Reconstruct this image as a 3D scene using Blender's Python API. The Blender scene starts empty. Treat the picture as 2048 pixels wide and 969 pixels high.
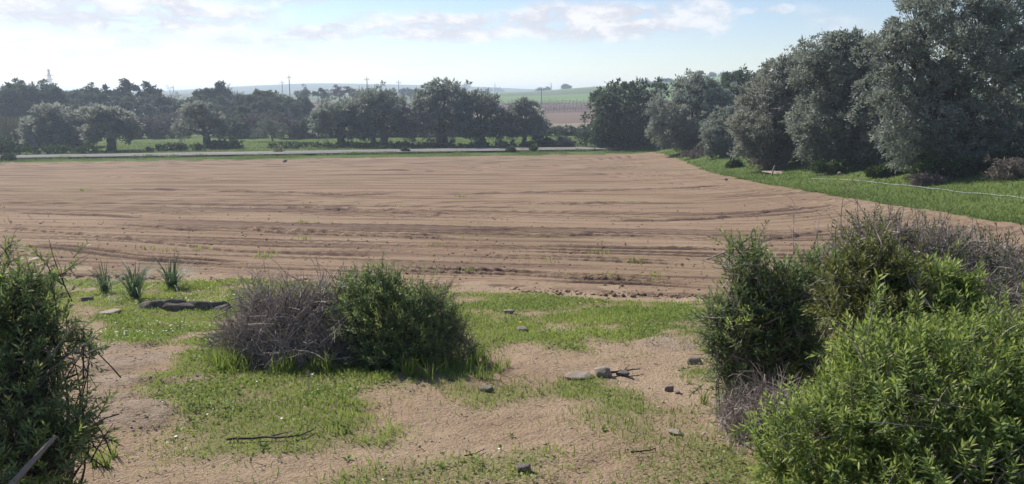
import bpy, math, random
import numpy as np
from mathutils import Vector, Matrix

random.seed(11)
rng = np.random.default_rng(11)
scene = bpy.context.scene
COL = scene.collection
R = math.radians

# ------------------------------------------------------------------ camera
EYE = 1.6
FPX = 1490.0            # focal length in pixels of the 2048 px wide photograph
HORIZON = 192.0
PITCH = math.atan((484.5 - HORIZON) / FPX)
cam_d = bpy.data.cameras.new('camera')
cam = bpy.data.objects.new('camera', cam_d)
COL.objects.link(cam)
cam_d.sensor_width = 36.0
cam_d.lens = 36.0 * FPX / 2048.0
cam_d.clip_start = 0.05
cam_d.clip_end = 12000.0
cam.location = (0, 0, EYE)
cam.rotation_euler = (R(90) - PITCH, 0, 0)
scene.camera = cam

# ------------------------------------------------------------------ light
SUN_AZ, SUN_EL = R(-44), R(39)      # azimuth from +Y towards +X
SUN_VEC = Vector((math.sin(SUN_AZ) * math.cos(SUN_EL), math.cos(SUN_AZ) * math.cos(SUN_EL), math.sin(SUN_EL)))
sun_d = bpy.data.lights.new('sun', 'SUN')
sun = bpy.data.objects.new('sun', sun_d)
COL.objects.link(sun)
sun_d.energy = 4.4
sun_d.angle = R(0.6)
sun_d.color = (1.0, 0.95, 0.88)
sun.rotation_euler = SUN_VEC.to_track_quat('Z', 'Y').to_euler()

vs = scene.view_settings
vs.view_transform = 'Standard'
vs.look = 'None'
vs.exposure = 0.66
vs.gamma = 1.0
vs.use_curve_mapping = False

cy = scene.cycles
cy.use_denoising = True
try:
    cy.denoiser = 'OPENIMAGEDENOISE'
    cy.denoising_input_passes = 'RGB_ALBEDO_NORMAL'
except Exception:
    pass
cy.max_bounces = 6
cy.diffuse_bounces = 3
cy.glossy_bounces = 2
cy.transmission_bounces = 4
cy.volume_bounces = 1
cy.caustics_reflective = False
cy.caustics_refractive = False
cy.use_adaptive_sampling = True
cy.adaptive_threshold = 0.02
scene.render.use_persistent_data = False


# ------------------------------------------------------------------ node helper
class NT:
    def __init__(self, tree):
        self.t = tree
        self.n = tree.nodes
        self.l = tree.links

    def node(self, kind, **kw):
        n = self.n.new(kind)
        for k, v in kw.items():
            setattr(n, k, v)
        return n

    def put(self, sock, v):
        if isinstance(v, bpy.types.NodeSocket):
            self.l.new(v, sock)
        elif v is not None:
            try:
                sock.default_value = v
            except Exception:
                sock.default_value = (*v, 1.0)

    def m(self, op, a, b=None, c=None, clamp=False):
        n = self.node('ShaderNodeMath', operation=op, use_clamp=clamp)
        for i, v in enumerate((a, b, c)):
            if v is not None:
                self.put(n.inputs[i], v)
        return n.outputs[0]

    def mix(self, f, a, b, blend='MIX'):
        n = self.node('ShaderNodeMix', data_type='RGBA', blend_type=blend)
        self.put(n.inputs[0], f)
        self.put(n.inputs[6], a)
        self.put(n.inputs[7], b)
        return n.outputs[2]

    def ramp(self, f, lo, hi, a=0.0, b=1.0):
        n = self.node('ShaderNodeMapRange')
        n.interpolation_type = 'SMOOTHSTEP'
        self.put(n.inputs[0], f)
        for i, v in enumerate((lo, hi, a, b)):
            self.put(n.inputs[i + 1], v)
        return n.outputs[0]

    def noise(self, vec, scale, detail=4, rough=0.55, dist=0.0):
        n = self.node('ShaderNodeTexNoise')
        if vec is not None:
            self.l.new(vec, n.inputs['Vector'])
        n.inputs['Scale'].default_value = scale
        n.inputs['Detail'].default_value = detail
        n.inputs['Roughness'].default_value = rough
        n.inputs['Distortion'].default_value = dist
        return n.outputs[0]

    def pos(self):
        return self.node('ShaderNodeNewGeometry').outputs['Position']

    def attr(self, name):
        return self.node('ShaderNodeAttribute', attribute_name=name).outputs['Fac']

    def scale(self, vec, s):
        n = self.node('ShaderNodeMapping')
        self.l.new(vec, n.inputs['Vector'])
        n.inputs['Scale'].default_value = s
        return n.outputs[0]


# ------------------------------------------------------------------ sky
world = bpy.data.worlds.new('World')
scene.world = world
world.use_nodes = True
w = NT(world.node_tree)
w.n.clear()
sky = w.node('ShaderNodeTexSky')
sky.sky_type = 'NISHITA'
sky.sun_disc = False
sky.sun_elevation = SUN_EL
sky.sun_rotation = SUN_AZ
sky.altitude = 50
sky.air_density = 1.0
sky.dust_density = 0.05
sky.ozone_density = 1.2
gen = w.node('ShaderNodeTexCoord').outputs['Generated']
sep = w.node('ShaderNodeSeparateXYZ')
w.l.new(gen, sep.inputs[0])
az = w.m('ARCTAN2', sep.outputs[0], sep.outputs[1])
el = w.m('ARCSINE', sep.outputs[2])


def px_ang(px, py):
    """azimuth / elevation of a direction given by its place in the photograph"""
    v = Vector((px - 1024.0, 484.5 - py, FPX)).normalized()
    y = v.z * math.cos(PITCH) + v.y * math.sin(PITCH)
    z = -v.z * math.sin(PITCH) + v.y * math.cos(PITCH)
    return math.atan2(v.x, y), math.asin(z)


warp1 = w.noise(w.scale(gen, (14, 14, 34)), 1.0, 5, 0.6)
warp2 = w.noise(w.scale(gen, (17, 17, 41)), 1.0, 5, 0.6)
fine = w.noise(w.scale(gen, (26, 26, 60)), 1.0, 8, 0.62, 0.3)
broad = w.noise(w.scale(gen, (3.1, 3.1, 8.0)), 1.0, 3, 0.5)
azw = w.m('ADD', az, w.m('MULTIPLY', w.m('SUBTRACT', warp1, 0.5), 0.10))
elw = w.m('ADD', el, w.m('MULTIPLY', w.m('SUBTRACT', warp2, 0.5), 0.030))
dens = w.m('MULTIPLY', w.ramp(broad, 0.60, 0.74), 0.85)     # loose clouds all round the sky
for (px, py, rx, ry, amp) in [(235, 25, 270, 42, 1.0), (640, 68, 90, 17, 0.95), (1190, 44, 210, 38, 1.0),
                              (880, 55, 190, 30, 1.0), (1385, 25, 70, 30, 0.85), (1340, 55, 110, 15, 0.75),
                              (60, 105, 150, 22, 0.6), (460, 77, 50, 17, 0.75), (260, 90, 42, 11, 0.65),
                              (1565, 20, 24, 11, 0.6), (1490, 22, 26, 9, 0.5), (620, 103, 90, 8, 0.5),
                              (560, 4, 80, 10, 0.6), (840, 126, 90, 7, 0.3), (515, 117, 60, 6, 0.3)]:
    a0, e0 = px_ang(px, py)
    da = w.m('DIVIDE', w.m('SUBTRACT', azw, a0), rx / FPX)
    de = w.m('DIVIDE', w.m('SUBTRACT', elw, e0), ry / FPX)
    d2 = w.m('ADD', w.m('MULTIPLY', da, da), w.m('MULTIPLY', de, de))
    dens = w.m('MAXIMUM', dens, w.m('MULTIPLY', w.ramp(d2, 1.5, 0.35), amp))
dens = w.m('MULTIPLY', dens, w.ramp(fine, 0.27, 0.52))
above = w.ramp(el, -0.01, 0.03)
dens = w.m('MULTIPLY', w.m('MULTIPLY', dens, above), 0.94)
CLOUD_LIT, CLOUD_GREY = (8.4, 8.3, 8.4), (6.0, 6.0, 6.5)
ccol = w.mix(w.ramp(w.m('ADD', fine, w.m('MULTIPLY', w.m('SUBTRACT', warp2, 0.5), 0.8)), 0.38, 0.66), CLOUD_GREY, CLOUD_LIT)
cool = w.mix(1.0, sky.outputs[0], (0.97, 0.955, 1.04), 'MULTIPLY')      # cool white balance of the phone
skyc = w.mix(dens, cool, ccol)
bg = w.node('ShaderNodeBackground')
w.l.new(skyc, bg.inputs['Color'])
bg.inputs['Strength'].default_value = 0.078
wo = w.node('ShaderNodeOutputWorld')
w.l.new(bg.outputs[0], wo.inputs['Surface'])

# ------------------------------------------------------------------ numpy noise
_tab = np.random.default_rng(5).random((256, 256))


def vnoise(x, y):
    xi = np.floor(x).astype(int)
    yi = np.floor(y).astype(int)
    fx = x - xi
    fy = y - yi
    fx = fx * fx * (3 - 2 * fx)
    fy = fy * fy * (3 - 2 * fy)
    a = _tab[xi & 255, yi & 255]
    b = _tab[(xi + 1) & 255, yi & 255]
    c = _tab[xi & 255, (yi + 1) & 255]
    d = _tab[(xi + 1) & 255, (yi + 1) & 255]
    return (a * (1 - fx) + b * fx) * (1 - fy) + (c * (1 - fx) + d * fx) * fy


def fbm(x, y, o=4, seed=0.0):
    s, a, t = 0.0, 1.0, 0.0
    x = np.asarray(x, float) + seed * 17.3
    y = np.asarray(y, float) + seed * 31.7
    for i in range(o):
        s = s + a * vnoise(x * 2 ** i, y * 2 ** i + i * 9.1)
        t += a
        a *= 0.52
    return s / t - 0.5


def sstep(a, b, x):
    t = np.clip((np.asarray(x, float) - a) / (b - a), 0, 1)
    return t * t * (3 - 2 * t)


# ------------------------------------------------------------------ lie of the land
_ky = np.array([-30, -3, 0.0, 2.0, 4.0, 6.5, 9.5, 61.0, 70.0, 5000.0])
_kz = np.array([0.3, 0.05, 0.0, -0.04, -0.22, -0.56, -1.0, -3.78, -3.9, -3.9])


def field_near(x):      # near edge of the ploughed field
    return 9.75 - 0.195 * np.asarray(x, float)


def road_mid(x):        # centre line of the farm road
    x = np.asarray(x, float)
    return 77.2 + 0.2 * x - 0.0006 * x * x


def height(x, y):
    x = np.asarray(x, float)
    y = np.asarray(y, float)
    z = 0.0
    for o, wgt in ((-1.0, .2), (-0.5, .2), (0, .2), (0.5, .2), (1.0, .2)):
        z = z + wgt * np.interp(y + o * np.clip(y / 8, 0.3, 3), _ky, _kz)
    # the grassy bank along the east side of the field
    bank = sstep(11.8, 19.5, x + 0.02 * (y - 30)) * 1.02 + sstep(18, 40, x) * 1.4
    z = z + bank * sstep(8, 16, y) * (1 - 0.75 * sstep(62, 84, y))
    # low rolling land beyond
    z = z + np.interp(y, [150, 200, 290, 520, 700, 6500], [0, 1.0, 2.7, 6.4, 7.0, 7.0])
    z = z + 13 * np.exp(-((x - 175) / 115) ** 2 - ((y - 500) / 130) ** 2)
    z = z + 17.0 * np.exp(-((x + 300) / 200) ** 2 - ((y - 1200) / 260) ** 2)
    z = z + 10.0 * np.exp(-((x + 40) / 170) ** 2 - ((y - 1300) / 260) ** 2)
    z = z + sstep(200, 500, y) * 1.6 * fbm(x / 120, y / 140, 3, 2)
    return z


def ray(px, py):
    f = Vector((0, math.cos(PITCH), -math.sin(PITCH)))
    u = Vector((0, math.sin(PITCH), math.cos(PITCH)))
    return f * FPX + Vector((1, 0, 0)) * (px - 1024.0) + u * (484.5 - py)


def P(px, py, depth):
    d = ray(px, py)
    d = d * (depth / d.y)
    return Vector((d.x, depth, EYE + d.z))


def G(px, py):
    """where the line of sight meets the land"""
    d = ray(px, py)
    d = d / d.y
    ts = 1.01 ** np.arange(0, 805)
    below = EYE + d.z * ts <= height(d.x * ts, ts)
    t = float(ts[int(np.argmax(below))]) if below.any() else 3000.0
    lo, hi = t / 1.01, t
    for _ in range(12):
        mid = (lo + hi) / 2
        if EYE + d.z * mid <= float(height(d.x * mid, mid)):
            hi = mid
        else:
            lo = mid
    return Vector((d.x * hi, hi, float(height(d.x * hi, hi))))


# ------------------------------------------------------------------ mesh helpers
def mesh_np(name, V, F, mat=None, attr=None, smooth=False, uvlike=None):
    """V (n,3); F (m,k) or list of such arrays; attr {name: (n,)}"""
    if not isinstance(F, (list, tuple)):
        F = [F]
    F = [np.asarray(f, np.int32) for f in F if len(f)]
    me = bpy.data.meshes.new(name)
    V = np.asarray(V, np.float32)
    me.vertices.add(len(V))
    me.vertices.foreach_set('co', V.ravel())
    loops = np.concatenate([f.ravel() for f in F])
    tot = np.concatenate([np.full(len(f), f.shape[1], np.int32) for f in F])
    start = np.concatenate([[0], np.cumsum(tot)[:-1]]).astype(np.int32)
    me.loops.add(len(loops))
    me.loops.foreach_set('vertex_index', loops)
    me.polygons.add(len(tot))
    me.polygons.foreach_set('loop_start', start)
    me.polygons.foreach_set('loop_total', tot)
    if smooth:
        me.polygons.foreach_set('use_smooth', np.ones(len(tot), bool))
    me.update(calc_edges=True)
    for k, a in (attr or {}).items():
        at = me.attributes.new(k, 'FLOAT', 'POINT')
        at.data.foreach_set('value', np.asarray(a, np.float32))
    if mat:
        me.materials.append(mat)
    return me


def obj(name, me, parent=None, loc=None):
    o = bpy.data.objects.new(name, me)
    COL.objects.link(o)
    if parent is not None:
        o.parent = parent
    if loc is not None:
        o.location = loc
    return o


def tag(o, label=None, cat=None, group=None, kind=None):
    if label:
        o['label'] = label
    if cat:
        o['category'] = cat
    if group:
        o['group'] = group
    if kind:
        o['kind'] = kind
    return o


def thing(name, loc, label, cat, group=None):
    return tag(obj(name, None, loc=loc), label, cat, group)


class Soup:
    """collects pieces of one mesh"""
    def __init__(self):
        self.V, self.F4, self.F3, self.A, self.n = [], [], [], [], 0

    def add(self, V, F, a=0.5):
        V = np.asarray(V, float)
        F = np.asarray(F, int) + self.n
        (self.F4 if F.shape[1] == 4 else self.F3).append(F)
        self.V.append(V)
        self.A.append(np.full(len(V), a) if np.isscalar(a) else np.asarray(a, float))
        self.n += len(V)

    def tube(self, pts, rad, sides=5, a=0.5):
        pts = np.asarray(pts, float)
        n = len(pts)
        rad = np.full(n, rad) if np.isscalar(rad) else np.asarray(rad, float)
        tan = np.gradient(pts, axis=0)
        tan /= np.linalg.norm(tan, axis=1)[:, None] + 1e-9
        ref = np.array([0, 0, 1.0]) if abs(tan[0][2]) < 0.8 else np.array([1.0, 0, 0])
        u = np.cross(tan, ref)
        u /= np.linalg.norm(u, axis=1)[:, None] + 1e-9
        v = np.cross(tan, u)
        ang = np.arange(sides) * 2 * math.pi / sides
        ring = (u[:, None, :] * np.cos(ang)[None, :, None] + v[:, None, :] * np.sin(ang)[None, :, None])
        V = (pts[:, None, :] + ring * rad[:, None, None]).reshape(-1, 3)
        i = np.arange(n - 1)[:, None] * sides
        j = np.arange(sides)[None, :]
        k = (j + 1) % sides
        F = np.stack([i + j, i + k, i + sides + k, i + sides + j], -1).reshape(-1, 4)
        self.add(V, F, a)

    def mesh(self, name, mat, smooth=False):
        F = []
        if self.F4:
            F.append(np.concatenate(self.F4))
        if self.F3:
            F.append(np.concatenate(self.F3))
        return mesh_np(name, np.concatenate(self.V), F, mat, {'rnd': np.concatenate(self.A)}, smooth)


def grid_faces(nr, nc):
    i = np.arange(nr - 1)[:, None] * nc
    j = np.arange(nc - 1)[None, :]
    return np.stack([i + j, i + j + 1, i + nc + j + 1, i + nc + j], -1).reshape(-1, 4)


def prune(V, F, keep_f, attr=None):
    """drop faces and the vertices only they used"""
    F = F[keep_f]
    used = np.zeros(len(V), bool)
    used[F.ravel()] = True
    remap = np.cumsum(used) - 1
    return V[used], remap[F], ({k: a[used] for k, a in attr.items()} if attr else None)


def unit(v):
    return v / (np.linalg.norm(v, axis=-1, keepdims=True) + 1e-9)


def bezier(p0, p1, bend, n):
    """curved polyline from p0 to p1 pushed sideways by bend at its middle"""
    t = np.linspace(0, 1, n)[:, None]
    p0, p1, bend = (np.asarray(q, float) for q in (p0, p1, bend))
    mid = (p0 + p1) / 2 + bend
    return (1 - t) ** 2 * p0 + 2 * t * (1 - t) * mid + t * t * p1


# ------------------------------------------------------------------ materials
def material(name):
    m = bpy.data.materials.new(name)
    m.use_nodes = True
    t = NT(m.node_tree)
    t.n.clear()
    out = t.node('ShaderNodeOutputMaterial')
    return m, t, out


def principled(t, out, col, rough=0.9, bump=None, bump_d=0.02, bump_s=1.0, spec=0.25):
    p = t.node('ShaderNodeBsdfPrincipled')
    t.put(p.inputs['Base Color'], col)
    t.put(p.inputs['Roughness'], rough)
    p.inputs['Specular IOR Level'].default_value = spec
    if bump is not None:
        b = t.node('ShaderNodeBump')
        b.inputs['Distance'].default_value = bump_d
        b.inputs['Strength'].default_value = bump_s
        t.l.new(bump, b.inputs['Height'])
        t.l.new(b.outputs[0], p.inputs['Normal'])
    t.l.new(p.outputs[0], out.inputs['Surface'])
    return p


def leaf_material(name, dark, light, trans=0.35, gloss=0.5, rough=0.45, tcol=None, objrand=0.0, withered=None):
    m, t, out = material(name)
    f = t.attr('rnd')
    if objrand:
        oi = t.node('ShaderNodeObjectInfo')
        f = t.m('ADD', f, t.m('MULTIPLY', t.m('SUBTRACT', oi.outputs['Random'], 0.5), objrand), clamp=True)
    col = t.mix(f, dark, light)
    if withered:
        col = t.mix(t.ramp(t.attr('rnd'), .975, .995), col, withered)
    p = t.node('ShaderNodeBsdfPrincipled')
    t.put(p.inputs['Base Color'], col)
    p.inputs['Roughness'].default_value = max(rough, .55)
    p.inputs['Specular IOR Level'].default_value = gloss * .6
    tr = t.node('ShaderNodeBsdfTranslucent')
    t.put(tr.inputs['Color'], t.mix(0.5, col, tcol) if tcol else col)
    mx = t.node('ShaderNodeMixShader')
    mx.inputs[0].default_value = trans
    t.l.new(p.outputs[0], mx.inputs[1])
    t.l.new(tr.outputs[0], mx.inputs[2])
    t.l.new(mx.outputs[0], out.inputs['Surface'])
    return m


def bark_material(name, a, b, scale=30):
    m, t, out = material(name)
    ps = t.pos()
    n = t.noise(t.scale(ps, (scale, scale, scale * .3)), 1.0, 5, .6)
    principled(t, out, t.mix(t.ramp(n, .3, .7), a, b), .9, n, .02, .6)
    return m


# soil of the ploughed field
M_SOIL, t, out = material('ploughed_soil')
ps = t.pos()
n1 = t.noise(ps, 0.35, 4, .6)
n2 = t.noise(ps, 9.0, 8, .7)
cxyz = t.node('ShaderNodeCombineXYZ')
sx_ = t.node('ShaderNodeSeparateXYZ')
t.l.new(ps, sx_.inputs[0])
t.put(cxyz.inputs[0], t.m('MULTIPLY', sx_.outputs[0], .16))
t.put(cxyz.inputs[1], t.m('MULTIPLY', t.attr('u'), 2.6))
n3 = t.noise(cxyz.outputs[0], 1.0, 6, .62, .4)
cx2 = t.node('ShaderNodeCombineXYZ')
t.put(cx2.inputs[0], t.m('MULTIPLY', sx_.outputs[0], .05))
t.put(cx2.inputs[1], t.m('MULTIPLY', t.attr('u'), .75))
n6 = t.noise(cx2.outputs[0], 1.0, 5, .6, .3)
n4 = t.noise(ps, 45.0, 3, .6)
col = t.mix(t.ramp(n1, .3, .7), (.228, .156, .100), (.290, .205, .136))
col = t.mix(t.m('MULTIPLY', t.ramp(n3, .45, .7), .45), col, (.315, .226, .158))
col = t.mix(t.m('MULTIPLY', t.ramp(n2, .52, .70), .5), col, (.34, .262, .210))
col = t.mix(t.m('MULTIPLY', t.ramp(n2, .45, .30), .5), col, (.145, .092, .068))
col = t.mix(t.m('MULTIPLY', t.ramp(t.noise(ps, .11, 5, .7), .5, .68), .16), col, (.16, .19, .06))
col = t.mix(t.m('MULTIPLY', t.ramp(t.m('ADD', t.attr('furrow_shade'), t.m('MULTIPLY', t.m('SUBTRACT', n2, .5), .9)), .25, .75), .72), col, (.088, .058, .050))  # furrow and rut shade painted on as thin dark lines
col = t.mix(t.m('MULTIPLY', t.ramp(n3, .48, .37), .6), col, (.120, .078, .062))  # streaks along the rows: ridge shade painted into the soil colour
col = t.mix(t.m('MULTIPLY', t.ramp(n6, .48, .37), .5), col, (.130, .086, .070))  # broader streaks, ridge shade painted in for the far rows
hgt = t.m('ADD', t.m('ADD', t.m('MULTIPLY', n2, 1.0), t.m('MULTIPLY', n4, .35)), t.m('MULTIPLY', n3, 2.2))
principled(t, out, col, 1.0, hgt, .035, .8, 0.05)

# foreground: sandy dirt with a living green film where the grass grows
M_DIRT, t, out = material('sandy_dirt')
ps = t.pos()
g = t.attr('grass')
n1 = t.noise(ps, 1.1, 5, .6)
n2 = t.noise(ps, 22.0, 8, .7)
n3 = t.noise(ps, 90.0, 4, .65)
n5 = t.noise(ps, 5.0, 5, .6)
vor = t.node('ShaderNodeTexVoronoi')
t.l.new(ps, vor.inputs['Vector'])
vor.inputs['Scale'].default_value = 55
col = t.mix(t.ramp(n1, .3, .7), (.350, .247, .160), (.432, .320, .215))
col = t.mix(t.m('MULTIPLY', t.ramp(n5, .5, .72), .5), col, (.275, .192, .130))
col = t.mix(t.m('MULTIPLY', t.ramp(n2, .55, .74), .55), col, (.52, .43, .34))
col = t.mix(t.m('MULTIPLY', t.ramp(n2, .46, .30), .6), col, (.19, .13, .09))
col = t.mix(t.m('MULTIPLY', t.ramp(n3, .56, .70), .35), col, (.55, .47, .39))
gcol = t.mix(t.ramp(n5, .3, .7), (.175, .185, .062), (.245, .245, .100))
gcol = t.mix(t.m('MULTIPLY', t.ramp(n2, .5, .7), .6), gcol, (.26, .23, .13))
gm = t.ramp(t.m('ADD', g, t.m('MULTIPLY', t.m('SUBTRACT', n2, .5), .7)), .25, .75)
col = t.mix(t.m('MULTIPLY', gm, .85), col, gcol)
rkm = t.attr('rock')
rcol = t.mix(t.ramp(n5, .35, .65), (.29, .212, .152), (.40, .308, .232))
rcol = t.mix(t.m('MULTIPLY', t.ramp(n2, .54, .7), .5), rcol, (.21, .155, .115))
col = t.mix(t.m('MULTIPLY', rkm, .9), col, rcol)
hgt = t.m('ADD', t.m('ADD', t.m('MULTIPLY', n2, .9), t.m('MULTIPLY', n3, .4)), t.m('MULTIPLY', vor.outputs['Distance'], -.25))
principled(t, out, col, 1.0, hgt, .05, .9, 0.05)

# pasture, verge and bank
M_TURF, t, out = material('pasture_turf')
ps = t.pos()
n1 = t.noise(ps, .25, 5, .6)
n2 = t.noise(ps, 4.0, 6, .7)
col = t.mix(t.ramp(n1, .35, .65), (.075, .115, .030), (.115, .150, .045))
col = t.mix(t.m('MULTIPLY', t.ramp(n2, .5, .75), .5), col, (.20, .20, .08))
col = t.mix(t.m('MULTIPLY', t.ramp(n2, .45, .25), .6), col, (.050, .075, .022))
principled(t, out, col, 1.0, n2, .08, .7, 0.05)


def plain_field(name, a, b, c, s1, s2, stretch=(1, 1, 1)):
    m, t, out = material(name)
    ps = t.scale(t.pos(), stretch)
    n1 = t.noise(ps, s1, 5, .6)
    n2 = t.noise(ps, s2, 5, .65)
    col = t.mix(t.ramp(n1, .35, .65), a, b)
    col = t.mix(t.m('MULTIPLY', t.ramp(n2, .5, .72), .6), col, c)
    principled(t, out, col, 1.0, None, spec=0.05)
    return m


M_STUBBLE = plain_field('stubble', (.20, .165, .120), (.25, .205, .15), (.165, .13, .095), .05, .3, (.3, 1, 1))
M_TILTH = plain_field('brown_tilth', (.145, .105, .080), (.19, .14, .105), (.22, .165, .125), .04, .2, (.2, 1, 1))
M_VINES = plain_field('vineyard_soil', (.11, .075, .068), (.15, .10, .085), (.09, .10, .05), .03, .2, (.3, 1, 1))
M_GREEN = plain_field('young_wheat', (.12, .19, .055), (.16, .23, .07), (.10, .15, .05), .006, .05, (.4, 1, 1))
M_HILL = plain_field('far_hill_land', (.075, .105, .05), (.13, .15, .075), (.20, .17, .10), .006, .03, (.6, 1, 1))
M_ROAD = plain_field('pale_gravel_road', (.20, .19, .175), (.25, .235, .215), (.16, .15, .13), .2, 1.2, (.3, 1, 1))

# stone
M_STONE, t, out = material('weathered_stone')
ps = t.pos()
n1 = t.noise(ps, 6, 6, .65)
n2 = t.noise(ps, 40, 5, .65)
col = t.mix(t.ramp(n1, .35, .65), (.22, .18, .145), (.33, .28, .23))
col = t.mix(t.m('MULTIPLY', t.ramp(n2, .52, .68), .6), col, (.20, .18, .15))
col = t.mix(t.m('MULTIPLY', t.ramp(n1, .60, .72), .5), col, (.38, .35, .30))
principled(t, out, col, .95, t.m('ADD', n1, t.m('MULTIPLY', n2, .4)), .03, .8, .1)
M_DARKSTONE, t, out = material('dark_lichen_stone')
ps = t.pos()
n1 = t.noise(ps, 8, 6, .65)
n2 = t.noise(ps, 50, 5, .65)
col = t.mix(t.ramp(n1, .35, .65), (.11, .095, .08), (.21, .185, .155))
col = t.mix(t.m('MULTIPLY', t.ramp(n2, .5, .68), .5), col, (.30, .28, .24))
principled(t, out, col, .95, t.m('ADD', n1, t.m('MULTIPLY', n2, .4)), .03, .8, .1)
M_SHADEDROCK, t, out = material('shade_darkened_rock')
ps = t.pos()
n1 = t.noise(ps, 9, 6, .65)
principled(t, out, t.mix(t.ramp(n1, .35, .7), (.075, .065, .055), (.19, .165, .135)), .95, n1, .04, .9, .1)  # ledge rock coloured dark to paint in the shade of its undercut face
M_SLAB, t, out = material('pale_bedrock')
ps = t.pos()
n1 = t.noise(ps, 5, 7, .65)
n2 = t.noise(ps, 50, 5, .65)
col = t.mix(t.ramp(n1, .35, .65), (.28, .215, .16), (.39, .315, .25))
col = t.mix(t.m('MULTIPLY', t.ramp(n2, .55, .70), .5), col, (.28, .215, .165))
principled(t, out, col, .95, t.m('ADD', n1, t.m('MULTIPLY', n2, .3)), .03, .8, .1)

M_GRASS = leaf_material('grass_blades', (.130, .200, .045), (.40, .45, .120), .42, .3, .5, (.34, .42, .08))
M_BANKGRASS = leaf_material('bank_grass_blades', (.085, .135, .032), (.21, .26, .075), .38, .3, .5, (.20, .27, .05))
M_DRYGRASS = leaf_material('dry_grass_blades', (.22, .18, .10), (.42, .36, .22), .30, .25, .6)
M_HERB = leaf_material('clover_leaves', (.13, .20, .055), (.28, .35, .10), .35, .35, .5, (.24, .32, .06))
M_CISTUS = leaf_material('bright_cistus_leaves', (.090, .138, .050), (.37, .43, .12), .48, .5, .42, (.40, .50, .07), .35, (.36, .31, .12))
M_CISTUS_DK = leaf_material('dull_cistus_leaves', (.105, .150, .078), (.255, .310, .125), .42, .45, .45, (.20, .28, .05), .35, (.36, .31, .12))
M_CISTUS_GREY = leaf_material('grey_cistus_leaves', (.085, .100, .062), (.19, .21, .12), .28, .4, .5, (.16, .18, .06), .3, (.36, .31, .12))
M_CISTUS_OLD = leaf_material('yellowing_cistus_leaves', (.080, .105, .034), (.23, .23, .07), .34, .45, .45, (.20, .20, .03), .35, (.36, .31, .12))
M_ASPH = leaf_material('asphodel_leaves', (.065, .110, .065), (.13, .190, .105), .28, .5, .4, (.12, .19, .05), .4)
M_OLIVE = leaf_material('silver_olive_leaves', (.130, .147, .128), (.37, .395, .36), .40, .35, .5, (.26, .30, .18))
M_OLIVE_BR = leaf_material('pale_olive_leaves', (.150, .158, .134), (.42, .425, .38), .40, .35, .5, (.28, .30, .19))
M_DARKTREE = leaf_material('dark_evergreen_leaves', (.050, .070, .048), (.125, .155, .105), .3, .3, .5, (.12, .17, .06))
M_WOODLAND = leaf_material('woodland_leaves', (.065, .078, .060), (.150, .162, .120), .3, .3, .5, (.14, .17, .07))
M_EUC = leaf_material('eucalyptus_leaves', (.045, .055, .026), (.105, .115, .050), .30, .5, .4, (.16, .17, .04))
M_BRUSH = leaf_material('leafless_brush', (.15, .118, .105), (.27, .22, .19), .12, .2, .7)
M_REED = leaf_material('dry_reeds', (.22, .19, .10), (.36, .32, .19), .25, .3, .6)
M_PALEBUSH = leaf_material('pale_shrub_leaves', (.11, .135, .085), (.25, .275, .20), .22, .4, .5)
M_BRAMBLE = leaf_material('bramble_leaves', (.028, .052, .020), (.075, .115, .038), .25, .4, .5, (.10, .16, .02))
M_TWIG = leaf_material('grey_brown_twigs', (.19, .150, .132), (.47, .405, .365), 0.0, .2, .8)
M_TWIG_DK = leaf_material('dark_twigs', (.045, .034, .028), (.120, .095, .080), 0.0, .2, .8)
M_BARK = bark_material('olive_bark', (.055, .045, .038), (.12, .10, .085))
M_POLE = bark_material('weathered_pole', (.20, .18, .16), (.30, .28, .26), 5)
M_STEEL, t, out = material('galvanised_steel')
principled(t, out, (.35, .36, .38), .5, None, spec=.5)
M_PIPE, t, out = material('pale_plastic_pipe')
principled(t, out, t.mix(t.ramp(t.noise(t.pos(), 3, 3), .4, .6), (.24, .26, .25), (.36, .37, .35)), .5, None, spec=.5)
M_PETAL, t, out = material('white_petals')
principled(t, out, (.80, .79, .76), .7, None)
M_YPETAL, t, out = material('yellow_petals')
principled(t, out, (.75, .40, .02), .7, None)

# ================================================================== the land
ROAD_HALF, VERGE = 2.1, 4.6


def field_right(y):
    y = np.asarray(y, float)
    return 12.0 + 0.5 * np.sin(y / 7.0) + 2.2 * sstep(45, 70, y)


def field_margin(x, y):
    """metres inside the ploughed field (negative outside)"""
    e = fbm(x / .6, y / .6, 4, 3) * 0.7
    m = np.minimum(y - field_near(x), road_mid(x) - ROAD_HALF - VERGE - y)
    m = np.minimum(m, field_right(y) - x)
    return m + e


FW = lambda y: 0.95 * y + 1.5

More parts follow.
